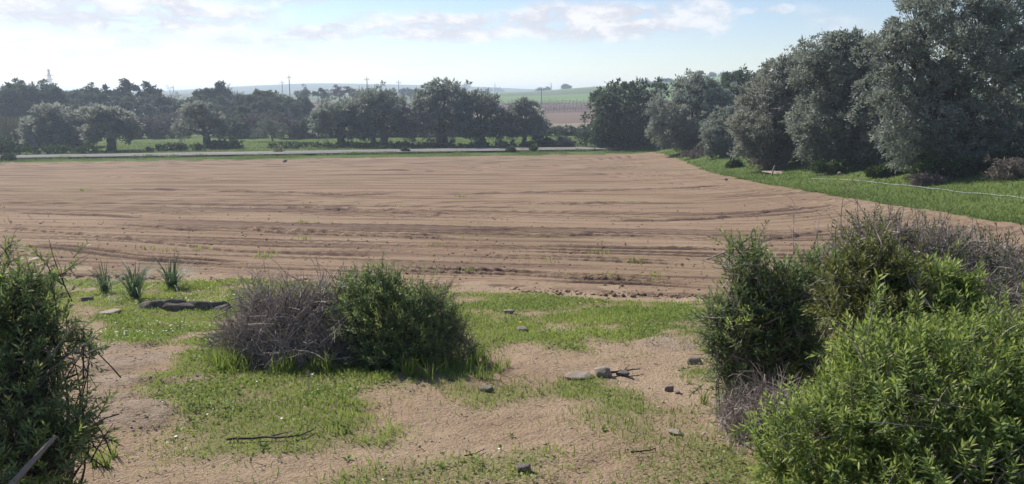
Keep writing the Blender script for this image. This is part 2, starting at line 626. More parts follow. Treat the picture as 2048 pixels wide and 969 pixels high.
# -- what grows where in the foreground: outlines on the ground, read off as density
GRASS_AREAS = [
    (1.0, [(430, 565), (430, 690), (350, 722), (345, 760), (430, 790), (560, 830), (700, 868), (825, 850), (845, 812), (780, 795),
           (860, 772), (930, 760), (1010, 730), (1005, 640), (905, 600), (880, 570)]),
    (1.0, [(100, 560), (440, 572), (440, 650), (340, 690), (215, 690), (190, 640), (140, 605)]),
    (0.95, [(880, 588), (1400, 606), (1400, 668), (1290, 695), (1240, 690), (1200, 672), (1150, 672), (1160, 690), (1040, 700), (980, 640)]),
    (0.8, [(1375, 690), (1445, 790), (1480, 850), (1640, 1000), (1400, 1000), (1395, 900), (1400, 830), (1385, 770)]),
    (0.85, [(1110, 742), (1180, 735), (1245, 790), (1200, 808), (1120, 772)]),
    (0.8, [(1060, 690), (1130, 690), (1120, 715), (1065, 712)]),
    (0.7, [(1240, 690), (1300, 690), (1290, 708), (1245, 706)]),
    (0.36, [(600, 930), (800, 900), (1000, 915), (1200, 960), (1200, 1010), (560, 1010)]),
    (0.6, [(330, 770), (520, 800), (640, 850), (700, 910), (420, 900), (330, 850)]),
    (0.4, [(250, 860), (560, 890), (640, 1000), (200, 1000)]),
    (0.34, [(1180, 800), (1380, 800), (1400, 1000), (1180, 1000)]),
    (0.4, [(860, 770), (1110, 740), (1130, 800), (900, 830)]),
    (0.9, [(-600, 560), (110, 560), (140, 610), (60, 700), (-600, 800)]),
    (0.8, [(1400, 606), (2700, 700), (2700, 1000), (1640, 1000), (1450, 790), (1400, 690)]),
]
GX0, GX1, GY0, GY1, GN = -12.0, 12.0, 1.0, 14.0, 420
_gx, _gy = np.meshgrid(np.linspace(GX0, GX1, GN), np.linspace(GY0, GY1, GN))


def in_poly(x, y, poly):
    r = np.zeros(x.shape, bool)
    n = len(poly)
    for i in range(n):
        x0, y0 = poly[i]
        x1, y1 = poly[(i + 1) % n]
        c = ((y0 > y) != (y1 > y)) & (x < (x1 - x0) * (y - y0) / (y1 - y0 + 1e-12) + x0)
        r ^= c
    return r


GMASK = np.zeros((GN, GN))
for dens_, poly in GRASS_AREAS:
    wp = [(lambda g_: (g_.x, g_.y))(G(px, py)) for px, py in poly]
    GMASK = np.maximum(GMASK, dens_ * in_poly(_gx + fbm(_gx * 1.6, _gy * 1.6, 4, 8) * 0.9, _gy + fbm(_gx * 1.6, _gy * 1.6, 4, 9) * 1.0, wp))
for _ in range(9):
    GMASK = (GMASK + np.roll(GMASK, 1, 0) + np.roll(GMASK, -1, 0) + np.roll(GMASK, 1, 1) + np.roll(GMASK, -1, 1)) / 5


def grass_at(x, y):
    i = np.clip(((y - GY0) / (GY1 - GY0) * (GN - 1)), 0, GN - 1.001)
    j = np.clip(((x - GX0) / (GX1 - GX0) * (GN - 1)), 0, GN - 1.001)
    i0, j0 = i.astype(int), j.astype(int)
    fi, fj = i - i0, j - j0
    g0 = (GMASK[i0, j0] * (1 - fj) + GMASK[i0, j0 + 1] * fj) * (1 - fi) + (GMASK[i0 + 1, j0] * (1 - fj) + GMASK[i0 + 1, j0 + 1] * fj) * fi
    g0 = g0 * (0.25 + 1.3 * sstep(-.22, .18, fbm(x * 1.9, y * 1.9, 4, 4)))
    return np.clip(g0, 0, 1)


BEDROCK = [(lambda c_, e_: (c_.x, c_.y, abs(e_.x - c_.x), hy))(G(px, py), G(px + wpx / 2, py)) for px, py, wpx, hy in
           [(240, 835, 190, .24), (245, 800, 110, .13), (240, 730, 170, .34), (230, 765, 160, .20), (385, 765, 90, .14), (1330, 690, 110, .30), (250, 690, 120, .25)]]


def bedrock_at(x, y):
    m_ = 0.0
    wx = x + fbm(x * 4, y * 4, 4, 91) * .35
    wy = y + fbm(x * 3, y * 5, 4, 92) * .30
    for cx0, cy0, rx, ry in BEDROCK:
        m_ = np.maximum(m_, 1.25 - np.sqrt(((wx - cx0) / rx) ** 2 + ((wy - cy0) / ry) ** 2))
    return sstep(.22, .36, m_)


def fore_z(x, y):
    g0 = grass_at(x, y)
    rk = bedrock_at(x, y)
    z = height(x, y) + fbm(x * .55, y * .55, 3, 6) * .10
    z = z + fbm(x * 2.6, y * 2.6, 4, 7) * .075 * (1 - .4 * g0) + fbm(x * 11, y * 11, 4, 1) * .022 * (1 - .5 * g0)
    z = z + np.abs(fbm(x * 30, y * 30, 3, 5)) * .012 * (1 - g0)
    z = z + .02 * g0
    return z + rk * (.014 + .022 * np.floor(4 * (fbm(x * 1.7, y * 2.6, 3, 93) + .5)) / 4)


# -- mid-distance land: verge, bank, pasture under the trees
xs = np.arange(-96, 100.1, 0.85)
ys = np.arange(-14, 106.1, 0.85)
X, Y = np.meshgrid(xs, ys)
Z = height(X, Y) + fbm(X / 2.5, Y / 2.5, 4, 2) * .22 * sstep(11.5, 14, np.abs(X) + 0 * Y + 20 * (Y > 60))
mg = field_margin(X, Y)
Z = Z - .14 * sstep(0.0, 0.9, mg)
fr = (np.abs(X) < FW(Y) - .7) & (Y > 1.6) & (Y < field_near(X) + .6)
Z = Z - .16 * fr
rd = np.abs(Y - road_mid(X))
Z = np.where(rd < 5.2, height(X, Y) - .06 + .05 * sstep(3, 4.5, rd), Z)
V = np.stack([X, Y, Z], -1).reshape(-1, 3)
ground = obj('ground', mesh_np('ground', V, grid_faces(len(ys), len(xs)), M_TURF, None, True))
tag(ground, kind='structure')

# -- foreground path and meadow
nr, nc = 350, 350
yy = 1.0 / np.linspace(1 / 1.15, 1 / 14.5, nr)
tt = np.linspace(-1, 1, nc)
Y = np.repeat(yy[:, None], nc, 1)
X = tt[None, :] * FW(Y)
Z = fore_z(X, Y)
V = np.stack([X, Y, Z], -1).reshape(-1, 3)
F = grid_faces(nr, nc)
gr = grass_at(X, Y).reshape(-1)
cx, cyv = V[F].mean(1)[:, 0], V[F].mean(1)[:, 1]
V, F, at = prune(V, F, cyv < field_near(cx) + .55, {'grass': gr, 'rock': bedrock_at(X, Y).reshape(-1)})
path = obj('path', mesh_np('path', V, F, M_DIRT, at, True))
tag(path, kind='structure')

# -- ploughed field with its furrows and tyre tracks in relief
TRACKS = [  # (points in the photograph, height of the ridge, tread, twin)
    ([(20, 489), (130, 497), (300, 520), (420, 527), (520, 533)], .070, 0, 1),
    ([(-20, 452), (100, 462), (300, 482), (480, 502), (640, 508), (800, 512)], .045, 1, 0),
    ([(445, 451), (500, 459), (580, 466), (700, 470), (840, 474), (940, 479)], .070, 1, 1),
    ([(830, 458), (930, 459), (1020, 458), (1100, 462)], .060, 0, 0),
    ([(960, 466), (1080, 472), (1200, 470), (1340, 474)], .045, 1, 1),
    ([(700, 536), (790, 538), (900, 545), (1010, 548), (1100, 553), (1250, 560), (1440, 572)], .075, 1, 1),
    ([(880, 512), (960, 512), (1100, 517), (1250, 523), (1430, 530)], .050, 1, 1),
    ([(860, 484), (960, 490), (1100, 491), (1300, 496), (1480, 498)], .045, 0, 0),
    ([(530, 412), (640, 418), (760, 423), (900, 432), (1080, 436)], .055, 1, 1),
    ([(180, 378), (330, 380), (560, 384), (700, 390), (820, 386)], .050, 0, 0),
    ([(880, 389), (1000, 386), (1150, 383), (1290, 379), (1310, 378)], .055, 0, 0),
    ([(1180, 440), (1330, 441), (1420, 437), (1520, 426), (1600, 410)], .045, 0, 0),
    ([(1420, 485), (1480, 482), (1560, 476), (1680, 455)], .060, 1, 0),
    ([(1000, 404), (1140, 408), (1230, 404), (1330, 402)], .045, 1, 0),
    ([(200, 447), (300, 452), (360, 458), (440, 462)], .045, 0, 0),
    ([(0, 424), (200, 430), (320, 437)], .04, 0, 0),
    ([(180, 352), (320, 356), (460, 358)], .05, 0, 0),
    ([(640, 342), (800, 341), (1000, 344)], .06, 0, 1),
    ([(900, 336), (1050, 333), (1220, 331)], .06, 0, 0),
    ([(1300, 366), (1380, 369), (1430, 372)], .05, 0, 0),
    ([(1000, 556), (1130, 563), (1300, 568), (1450, 578)], .055, 0, 0),
]
nr, nc = 660, 440
yy = 1.0 / np.linspace(1 / 6.2, 1 / 80.0, nr)
tt = np.linspace(-1, 1, nc)
Y = np.repeat(yy[:, None], nc, 1)
X = tt[None, :] * (0.76 * Y + 2.2)
m = field_margin(X, Y)
near, far = field_near(X), road_mid(X) - ROAD_HALF - VERGE
U = (Y - near) / (far - near) * 66.0
U = U - 5.0 * sstep(3.5, 12.5, X) ** 1.4 * sstep(8, 20, Y)
U = U + fbm(X / 14, Y / 9, 3, 1) * .9 + fbm(X / 3, Y / 3, 3, 12) * .04
tab_u = np.arange(-3, 72, .01)


def furrow_table(seed, gap, hmax, furrow_shade=False):
    r = np.random.default_rng(seed)
    T = np.zeros_like(tab_u)
    u = -2.5
    while u < 71:
        u += r.uniform(.35, 1.0) * gap * (1 + max(u, 0) / 40)
        kd = (10 + max(u, 0)) / 12
        hgt_ = hmax * r.uniform(.3, 1.0) ** 1.3 * kd ** .35
        wd = r.uniform(.05, .14) * kd
        st = .022 * kd ** 1.3
        l = tab_u - u
        if furrow_shade:
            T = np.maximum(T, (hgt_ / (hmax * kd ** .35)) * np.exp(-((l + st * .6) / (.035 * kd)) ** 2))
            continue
        T += hgt_ * (np.clip(1 + l / st, 0, 1) * (l <= 0) + np.clip(1 - l / wd, 0, 1) ** 1.5 * (l > 0))
        T -= .6 * hgt_ * np.exp(-((l + st + .03 * kd) / (.04 * kd)) ** 2)
    return T


Z = np.zeros_like(X)
FURROW_SHADE = np.zeros_like(X)  # mask of the painted shade beside ridges and ruts
for sd, gap, hm in ((1, .8, .034), (2, 0.55, .028), (3, 1.3, .042)):
    msk = sstep(-.04, .10, fbm(X / 9, U / 1.6, 3, 20 + sd))
    Z += np.interp(U, tab_u, furrow_table(sd, gap, hm)) * msk
    FURROW_SHADE = np.maximum(FURROW_SHADE, np.interp(U, tab_u, furrow_table(sd, gap, hm, True)) * msk)
edge_f = sstep(0.0, 3.0, field_right(Y) - X - .8) * sstep(.4, 1.6, Y - near)
Z *= edge_f
FURROW_SHADE *= edge_f
for pts, hgt_, tread, twin in TRACKS:
    g_ = [G(*p) for p in pts]
    lx, ly = np.array([p.x for p in g_]), np.array([p.y for p in g_])
    order = np.argsort(lx)
    lx, ly = lx[order], ly[order]
    yl = np.interp(X, lx, ly) + fbm(X / .9, 0 * X + hgt_ * 500, 3, 3) * .035
    ends = sstep(lx[0] - .2, lx[0] + 1.2, X) * sstep(lx[-1] + .2, lx[-1] - 1.2, X)
    ends = ends * (.75 + .25 * sstep(-.12, .08, fbm(X / 1.3, Y * 0 + hgt_ * 90, 3, 2)))
    k = max(ly.mean(), 9) / 12.0
    hgt_ = hgt_ * .95
    for off in ((0, .26 * k) if twin else (0,)):
        l = (Y - yl - off) / k
        prof = np.clip(1 + l / .028, 0, 1) * (l <= 0) + np.clip(1 - l / .10, 0, 1) * (l > 0)
        trough = np.exp(-((l + .075) / .05) ** 2) * .6
        if tread:
            ph = (X / (.24 * k) + l * 2.6) % 1.0
            prof = prof * (.50 + .5 * sstep(.0, .25, np.abs(ph - .5)))
        Z += hgt_ * k ** .8 * .8 * ends * (prof - trough)
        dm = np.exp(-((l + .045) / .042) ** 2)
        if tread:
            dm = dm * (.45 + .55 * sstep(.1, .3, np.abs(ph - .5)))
        FURROW_SHADE = np.maximum(FURROW_SHADE, ends * dm)
# tracks that run along the bank
for x0, tread in ((10.9, 1), (9.9, 1), (8.6, 0), (11.5, 0)):
    l = X - (x0 + field_right(Y) - 12.0 + fbm(Y / 3, Y * 0 + x0, 3, 5) * .5)
    prof = np.clip(1 - np.abs(l) / .16, 0, 1)
    ph = (Y / .42 + l * 1.5) % 1.0
    Z += .055 * prof * ((ph < .5) * 1.0 if tread else .6) * sstep(70, 40, Y)
Z += fbm(X * .5, Y * .5, 3, 14) * .03 + np.abs(fbm(X * 5, Y * 5, 3, 15)) * .015 * sstep(26, 8, Y) + fbm(X * 14, Y * 14, 3, 11) * .010 * sstep(22, 9, Y)
Z += .035 * np.exp(-((m - .25) / .18) ** 2) * (.4 + 2 * np.clip(fbm(X * 3, Y * 3, 3, 19) + .1, 0, 1))
Z = Z + height(X, Y) - .03 + .02 * sstep(0, .3, m)
V = np.stack([X, Y, Z], -1).reshape(-1, 3)
F = grid_faces(nr, nc)
mf = m.reshape(-1)[F].min(1)
V, F, at = prune(V, F, mf > 0, {'u': U.reshape(-1), 'furrow_shade': FURROW_SHADE.reshape(-1)})
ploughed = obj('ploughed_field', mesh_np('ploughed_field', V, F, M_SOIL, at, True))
tag(ploughed, kind='structure')

# -- farm road
xr = np.arange(-90, 95, 1.0)
ln = np.linspace(-ROAD_HALF, ROAD_HALF, 9)
X = np.repeat(xr[:, None], 9, 1)
edge = 1 + .12 * fbm(X / 2, X * 0 + np.sign(ln)[None, :] * 7, 3, 4)
Y = road_mid(X) + ln[None, :] * edge
Z = height(X, Y) + .12 + .05 * (1 - (ln[None, :] / ROAD_HALF) ** 2)
road = obj('road', mesh_np('road', np.stack([X, Y, Z], -1).reshape(-1, 3), grid_faces(len(xr), 9)[:, ::-1], M_ROAD, None, True))
tag(road, kind='structure')

# -- the country beyond, one sheet for each field
nr, nc = 190, 220
yy = 1.0 / np.linspace(1 / 103.0, 1 / 6500.0, nr)
yy[-1] = 6500
tt = np.linspace(-1, 1, nc)
Y = np.repeat(yy[:, None], nc, 1)
X = tt[None, :] * (0.8 * Y + 70)
Z = height(X, Y)
V = np.stack([X, Y, Z], -1).reshape(-1, 3)
F = grid_faces(nr, nc)
c = V[F].mean(1)
cx, cyv = c[:, 0], c[:, 1]
sl = cyv + .10 * cx
reg = np.full(len(F), 5)
reg[sl < 540] = 4
reg[(sl < 560) & (cx / cyv < -.06)] = 5
reg[(sl < 470) & (sl >= 400) & (cx / cyv < .12)] = 5
reg[sl < 290] = 3
reg[sl < 200] = 2
reg[sl < 152] = 1
reg[sl < 118] = 0
for i, (nm, mt) in enumerate((('pasture_land', M_TURF), ('stubble_field', M_STUBBLE), ('brown_field', M_TILTH),
                              ('vineyard_land', M_VINES), ('green_field', M_GREEN), ('far_hills', M_HILL))):
    if (reg == i).any():
        v_, f_, _ = prune(V, F, reg == i)
        tag(obj(nm, mesh_np(nm, v_, f_, mt, None, True)), kind='structure')


# ================================================================== plants: builders
def leaf_quads(p, d, L, wd, fold=.25):
    """n diamond leaves: base p, direction d, length L, width wd"""
    n = len(p)
    r = rng.normal(size=(n, 3))
    s = unit(np.cross(d, r))
    nn = np.cross(s, d)
    L = np.broadcast_to(np.asarray(L, float), (n,))[:, None]
    wd = np.broadcast_to(np.asarray(wd, float), (n,))[:, None]
    a = p
    b = p + d * L * .45 + s * wd * .5 + nn * wd * fold
    c_ = p + d * L
    e = p + d * L * .45 - s * wd * .5 + nn * wd * fold
    V = np.stack([a, b, c_, e], 1).reshape(-1, 3)
    F = np.arange(4 * n).reshape(-1, 4)
    return V, F


def blob_points(blobs, n, inner=.40, cut=.82, rough=.30):
    """points near the outer skin of a union of ellipsoids, with the outward direction"""
    B = np.array(blobs, float)
    wgt = B[:, 3] * B[:, 5] + B[:, 3] * B[:, 4]
    P_, D_ = [], []
    got = 0
    while got < n:
        k = rng.choice(len(B), n, p=wgt / wgt.sum())
        u = unit(rng.normal(size=(n, 3)))
        r = inner + (1 - inner) * rng.random(n) ** .5
        lump = 1 + rough * fbm(u[:, 0] * 2.2 + k * 3.1 + u[:, 2] * 1.7, u[:, 1] * 2.2 + u[:, 2] * 2.6, 3, 6)
        q = B[k, :3] + u * B[k, 3:] * (r * lump)[:, None]
        ok = np.ones(n, bool)
        for j in range(len(B)):
            dd = (((q - B[j, :3]) / B[j, 3:]) ** 2).sum(1)
            ok &= ~((dd < cut * cut * .55) & (k != j))
        P_.append(q[ok])
        D_.append(unit(u[ok] / B[k[ok], 3:]))
        got += ok.sum()
    return np.concatenate(P_)[:n], np.concatenate(D_)[:n]


def crown_mesh(name, blobs, n_clump, n_leaf, rc, L, wd, mat, up=.25, zmin=None, hang=0.0):
    """a crown of leaf clumps spread over blobs (local coordinates)"""
    sub = []
    for b in blobs:                                   # every limb carries several billows of leaves
        m = int(np.clip(min(9 + 5 * b[3] / (rc * 4), n_clump / len(blobs) / 5), 3, 16))
        u = unit(rng.normal(size=(m, 3)) + [0, 0, .15])
        for q in u:
            f = rng.uniform(.22, .46)
            sub.append((*(np.array(b[:3]) + q * np.array(b[3:]) * rng.uniform(.62, .98)), b[3] * f, b[4] * f, b[5] * f * 1.05))
        for _ in range(3 if m > 5 else 0):            # upright plumes break the outline
            q = rng.normal(size=2) * .42
            sub.append((b[0] + q[0] * b[3], b[1] + q[1] * b[4], b[2] + b[5] * rng.uniform(.7, .95), b[3] * .17, b[4] * .17, b[5] * rng.uniform(.22, .40)))
        sub.append((*b[:3], b[3] * .62, b[4] * .62, b[5] * .62))
    pc, dc = blob_points(sub, n_clump, inner=.62, rough=.35)
    pc = pc + unit(dc + [0, 0, .5]) * (rng.exponential(rc * .6, n_clump) * (rng.random(n_clump) < .12))[:, None]
    btone = .5 * vnoise(pc[:, 0] / (rc * 3) + 7, pc[:, 2] / (rc * 3) + pc[:, 1] / (rc * 4)) - .25
    if zmin is not None:
        keep = pc[:, 2] > zmin
        pc, dc, btone = pc[keep], dc[keep], btone[keep]
    k = np.repeat(np.arange(len(pc)), n_leaf)
    rcl = rc * (0.4 + .6 * rng.random(len(pc)))
    off = rng.normal(size=(len(k), 3)) * rcl[k][:, None] * np.array([.55, .55, .45])
    p = pc[k] + off
    d = unit(dc[k] * .5 + off / rcl[k][:, None] * .5 + rng.normal(size=p.shape) * .45 + np.array([0, 0, up - hang]))
    l_ = L * (.6 + .8 * rng.random(len(k)))
    V, F = leaf_quads(p, d, l_, wd * (l_ / L))
    tone = np.clip(.35 + btone[k] + .35 * (rng.random(len(pc))[k] - .5) + .45 * (rng.random(len(k)) - .3) + .12 * off[:, 2] / rcl[k], 0, 1)
    return mesh_np(name, V, F, mat, {'rnd': np.repeat(tone, 4)}), pc


def limbs_mesh(name, base_r, fork, targets, twigs, mat, lean=(0, 0), sides=7, trunks=1):
    """tapered trunk from the local origin with limbs to targets and branches to twigs"""
    s = Soup()
    fork = np.asarray(fork, float)
    for q in range(trunks):
        o = np.array([0, 0, -.25]) + (rng.uniform(-1, 1, 3) * [base_r * .9, base_r * .9, 0] if q else 0)
        pts = bezier(o, fork + (rng.normal(size=3) * base_r * .6 if q else 0), rng.normal(size=3) * [base_r * .7, base_r * .7, 0], 9)
        pts[1:-1] += rng.normal(size=(7, 3)) * base_r * .13
        rr = base_r * np.linspace(1.25, .72, 9)
        rr[0] *= 1.25
        s.tube(pts, rr, 9, .5)
    ends = []
    for tg in targets:
        tg = np.asarray(tg, float)
        ln_ = np.linalg.norm(tg - fork)
        st = fork + rng.normal(size=3) * base_r * .25 - np.array([0, 0, base_r * .5])
        pts = bezier(st, tg, np.array([0, 0, ln_ * .12]) + rng.normal(size=3) * ln_ * .08, 9)
        s.tube(pts, base_r * np.linspace(.42, .07, 9), sides, .5)
        ends.append(pts)
    for tw in twigs:
        best = min(ends, key=lambda e: np.linalg.norm(e - tw, axis=1).min())
        i = min(int(np.linalg.norm(best - tw, axis=1).argmin()), 7)
        ln_ = np.linalg.norm(best[i] - tw)
        pts = bezier(best[i], tw, np.array([0, 0, -ln_ * .06]) + rng.normal(size=3) * ln_ * .10, 5)
        s.tube(pts, base_r * np.linspace(.07, .02, 5), 4, .5)
    return s.mesh(name, mat, True)


def tree(name, label, cat, base_px, blobs_px, depth, mat, n_clump=220, n_leaf=40, rc=.35, L=.13, wd=.04,
         trunk_r=.25, fork=.3, group=None, base_xy=None, bark=None, trunks=1, twigs=40, up=.25, sink=0.0, hang=0.0, low=False, grow=1.0):
    """blobs_px: (px, py, rx, ry[, depth offset m]) as seen in the photograph, at a real distance"""
    c0 = P(base_px, HORIZON, depth)
    bx, by = c0.x, depth
    bz = float(height(bx, by)) - sink
    base = np.array([bx, by, bz])
    blobs = []
    for b in blobs_px:
        dd = depth + (b[4] if len(b) > 4 else 0)
        q = np.array(P(b[0], b[1], dd)) - base
        rx, rz = grow * b[2] / FPX * dd, (1 + (grow - 1) * .5) * b[3] / FPX * dd
        q[2] = rz * .55 if low else max(q[2], rz * .55)
        blobs.append((*q, rx, rx * .9, rz))
    root = thing(name, tuple(base), label, cat, group)
    cm, pc = crown_mesh(name + '_crown', blobs, n_clump, n_leaf, rc, L, wd, mat, up, zmin=.02, hang=hang)
    ztop = max(b[2] + b[5] for b in blobs)
    zlow = min(b[2] - b[5] for b in blobs)
    fk = np.array([np.mean([b[0] for b in blobs]) * .35, np.mean([b[1] for b in blobs]) * .35, max(.5, zlow + (ztop - zlow) * fork)])
    tw = pc[rng.choice(len(pc), min(twigs, len(pc)), replace=False)] if twigs else []
    tm = limbs_mesh(name + '_trunk', trunk_r, fk, [b[:3] for b in blobs], tw, bark or M_BARK, trunks=trunks)
    obj('trunk', tm, root)
    obj('crown', cm, root)
    return root


def copy_tree(root, loc, rz, sc, label=None, group=None):
    r = root.copy()
    COL.objects.link(r)
    r.location = loc
    r.rotation_euler = (0, 0, rz)
    r.scale = sc
    if label:
        r['label'] = label
    if group:
        r['group'] = group
    for ch in root.children:
        c_ = ch.copy()
        COL.objects.link(c_)
        c_.parent = r
    return r


# -- shoots of the foreground shrubs ---------------------------------------------------
def shoot_mesh(name, mat, leaf_l, leaf_w, length, nodes, seed, segs=3, droop=.35, pairs=2, cheap=False):
    """a leafy shoot growing along +Z: stem with opposite narrow arching leaves"""
    r = np.random.default_rng(seed)
    s = Soup()
    bend = r.normal(size=2) * length * .12
    zz = np.linspace(0, 1, 5)
    stem = np.stack([bend[0] * zz ** 2, bend[1] * zz ** 2, length * zz], -1)
    if cheap:
        s.tube(stem[[0, 2, 4]], np.array([.0022, .0017, .0012]) * (leaf_l / .036), 3, .15)
    else:
        s.tube(stem, np.linspace(.0022, .0012, 5) * (leaf_l / .036), 3, .15)
    for k in range(nodes):
        f = (k + .6) / nodes
        o = np.array([bend[0] * f * f, bend[1] * f * f, length * f])
        for j in range(pairs):
            a_ = k * 1.57 + j * 2 * math.pi / pairs + r.normal() * .25
            out_ = np.array([math.cos(a_), math.sin(a_), 0])
            side = np.array([-math.sin(a_), math.cos(a_), 0])
            ll = leaf_l * (1.0 if f < .75 else 1.35 - .9 * (f - .5)) * r.uniform(.75, 1.15)
            el0 = .35 + .75 * f + r.normal() * .15
            T = np.linspace(0, 1, segs + 1)
            ang = el0 - droop * T * r.uniform(.6, 1.8)
            step = np.stack([np.cos(ang), np.sin(ang)], -1) * (ll / segs)
            pr = np.concatenate([[[0, 0]], np.cumsum(step[:-1], 0)])
            ctr = o + pr[:, :1] * out_ + pr[:, 1:] * np.array([0, 0, 1.0])
            wdt = leaf_w * np.interp(T, [0, .3, .7, 1], [.25, 1, .8, .06]) * .5
            upv = np.stack([-np.sin(ang)[:, None] * out_ + np.cos(ang)[:, None] * np.array([0, 0, 1.0])], 0)[0]
            lft = ctr + side * wdt[:, None] - upv * wdt[:, None] * .45
            rgt = ctr - side * wdt[:, None] - upv * wdt[:, None] * .45
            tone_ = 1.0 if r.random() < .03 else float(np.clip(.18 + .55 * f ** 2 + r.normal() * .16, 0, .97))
            if cheap:
                i_ = segs // 2 if segs > 1 else 1
                wq = leaf_w * .55
                s.add(np.stack([ctr[0], ctr[i_] + side * wq - upv[i_] * wq * .4, ctr[-1], ctr[i_] - side * wq - upv[i_] * wq * .4]), [[0, 1, 2, 3]], tone_)
                continue
            V = np.concatenate([lft, ctr, rgt])
            n = segs + 1
            F = [[i, i + 1, n + i + 1, n + i] for i in range(segs)] + [[n + i, n + i + 1, 2 * n + i + 1, 2 * n + i] for i in range(segs)]
            s.add(V, F, tone_)
    return s.mesh(name, mat, True)


def mesh_arrays(me):
    V = np.empty(len(me.vertices) * 3, np.float32)
    me.vertices.foreach_get('co', V)
    V = V.reshape(-1, 3).astype(float)
    F = [np.array(p.vertices[:]) for p in me.polygons]
    A = np.empty(len(V), np.float32)
    me.attributes['rnd'].data.foreach_get('value', A)
    return V, np.array(F), A


def frames(d, spin):
    """rotation matrices whose Z axis is d"""
    ref = np.where(np.abs(d[:, 2:3]) < .9, np.array([[0, 0, 1.0]]), np.array([[1.0, 0, 0]]))
    x = unit(np.cross(ref, d))
    y = np.cross(d, x)
    cs, sn = np.cos(spin)[:, None], np.sin(spin)[:, None]
    return np.stack([x * cs + y * sn, -x * sn + y * cs, d], -1)


def shrub(name, label, cat, base, blobs, shoots, mat, n, n_parts, stem_mat, n_stems=60, stem_r=.006, group=None,
          inner=.5, scale=(.75, 1.25), upness=.6, bare=0, bare_mat=None, zmin=-.02):
    """blobs are world ellipsoids; shoots a list of shoot meshes; n shoots, the nearest n_parts as parts of their own"""
    base = np.array(base, float)
    root = thing(name, tuple(base), label, cat, group)
    B = [(*(np.array(b[:3]) - base), *b[3:]) for b in blobs]
    B = [(*b[:3], *[max(.03, r_ - .055) for r_ in b[3:]]) for b in B]
    p, d = blob_points(B, n, inner, rough=1.05)
    p = p + unit(d + [0, 0, .8]) * (rng.exponential(.035, n) * (rng.random(n) < .35))[:, None]
    gz = height(p[:, 0] + base[0], p[:, 1] + base[1]) - base[2]
    keep = p[:, 2] > gz + zmin
    p, d = p[keep], d[keep]
    n = len(p)
    dr = unit(d * .7 + np.array([0, 0, upness]) + rng.normal(size=(n, 3)) * .38)
    sc = rng.uniform(scale[0], scale[1], n)
    kind = rng.integers(0, len(shoots), n)
    Rm = frames(dr, rng.random(n) * 6.283)
    cvec = np.array([0, 0, EYE]) - base
    score = (d * unit(cvec - p)).sum(1) * 1.0 - np.linalg.norm(p - cvec, axis=1) * .8
    order = np.argsort(-score)
    part_ids = set(order[:n_parts].tolist())
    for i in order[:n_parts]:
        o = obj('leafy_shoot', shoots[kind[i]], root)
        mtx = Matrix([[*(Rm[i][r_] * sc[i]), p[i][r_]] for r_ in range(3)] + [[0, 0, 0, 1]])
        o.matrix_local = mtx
    Vs, Fs, As, nv = [], [], [], 0
    for k, me in enumerate(shoots):
        V0, F0, A0 = ARR[me.name]
        ids = np.array([i for i in range(n) if kind[i] == k and i not in part_ids], int)
        if not len(ids):
            continue
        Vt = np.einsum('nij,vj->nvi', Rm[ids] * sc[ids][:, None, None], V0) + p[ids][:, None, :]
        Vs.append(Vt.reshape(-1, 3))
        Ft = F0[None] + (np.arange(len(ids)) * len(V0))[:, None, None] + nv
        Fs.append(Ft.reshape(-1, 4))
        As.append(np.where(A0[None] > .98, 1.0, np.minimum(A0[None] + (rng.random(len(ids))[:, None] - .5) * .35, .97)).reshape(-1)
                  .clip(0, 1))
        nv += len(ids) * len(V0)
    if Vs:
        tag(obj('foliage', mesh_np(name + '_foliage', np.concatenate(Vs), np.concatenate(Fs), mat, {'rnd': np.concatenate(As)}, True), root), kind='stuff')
    s = Soup()
    zc = min(b[2] - b[5] for b in B)
    spread = np.mean([b[3] for b in B]) * .35
    for i in rng.choice(n, min(n_stems, n), replace=False):
        o = np.array([rng.normal() * spread, rng.normal() * spread, 0])
        o[:2] += p[i][:2] * .18
        o[2] = float(height(o[0] + base[0], o[1] + base[1])) - base[2] - .03
        ln_ = np.linalg.norm(p[i] - o)
        pts = bezier(o, p[i], rng.normal(size=3) * ln_ * .12 + np.array([0, 0, -.05 * ln_]), 8)
        pts[1:-1] += rng.normal(size=(6, 3)) * ln_ * .012
        s.tube(pts, stem_r * np.linspace(1.3, .25, 8) * rng.uniform(.5, 1.3), 4, float(rng.random()))
    obj('stems', s.mesh(name + '_stems', stem_mat, True), root)
    if bare:
        obj('dry_twigs', twig_tangle(name + '_dry', B, bare, bare_mat or stem_mat, .004), root)
    return root


def twig_tangle(name, B, n, mat, r0, length=(.12, .34), upness=.4):
    s = Soup()
    p, d = blob_points(B, n, .25)
    for i in range(n):
        dd = unit(d[i] * .5 + rng.normal(size=3) * .6 + np.array([0, 0, upness]))
        ln_ = rng.uniform(*length)
        pts = bezier(p[i] - dd * ln_ * .5, p[i] + dd * ln_ * .5, rng.normal(size=3) * ln_ * .16, 5)
        s.tube(pts, r0 * np.linspace(1, .3, 5) * rng.uniform(.4, 1.2), 3, float(rng.random()))
        for _ in range(2):
            j = rng.integers(1, 4)
            e = pts[j] + unit(dd + rng.normal(size=3) * .7) * ln_ * rng.uniform(.2, .5)
            s.tube(bezier(pts[j], e, rng.normal(size=3) * ln_ * .05, 3), r0 * .45 * np.array([1, .7, .3]), 3, float(rng.random()))
    return s.mesh(name, mat, True)


def wb(px, py, rx, ry, depth, ratio=.9):
    """world ellipsoid from its outline in the photograph and its real distance"""
    q = P(px, py, depth)
    return (q.x, q.y, q.z, rx / FPX * depth, rx / FPX * depth * ratio, ry / FPX * depth)

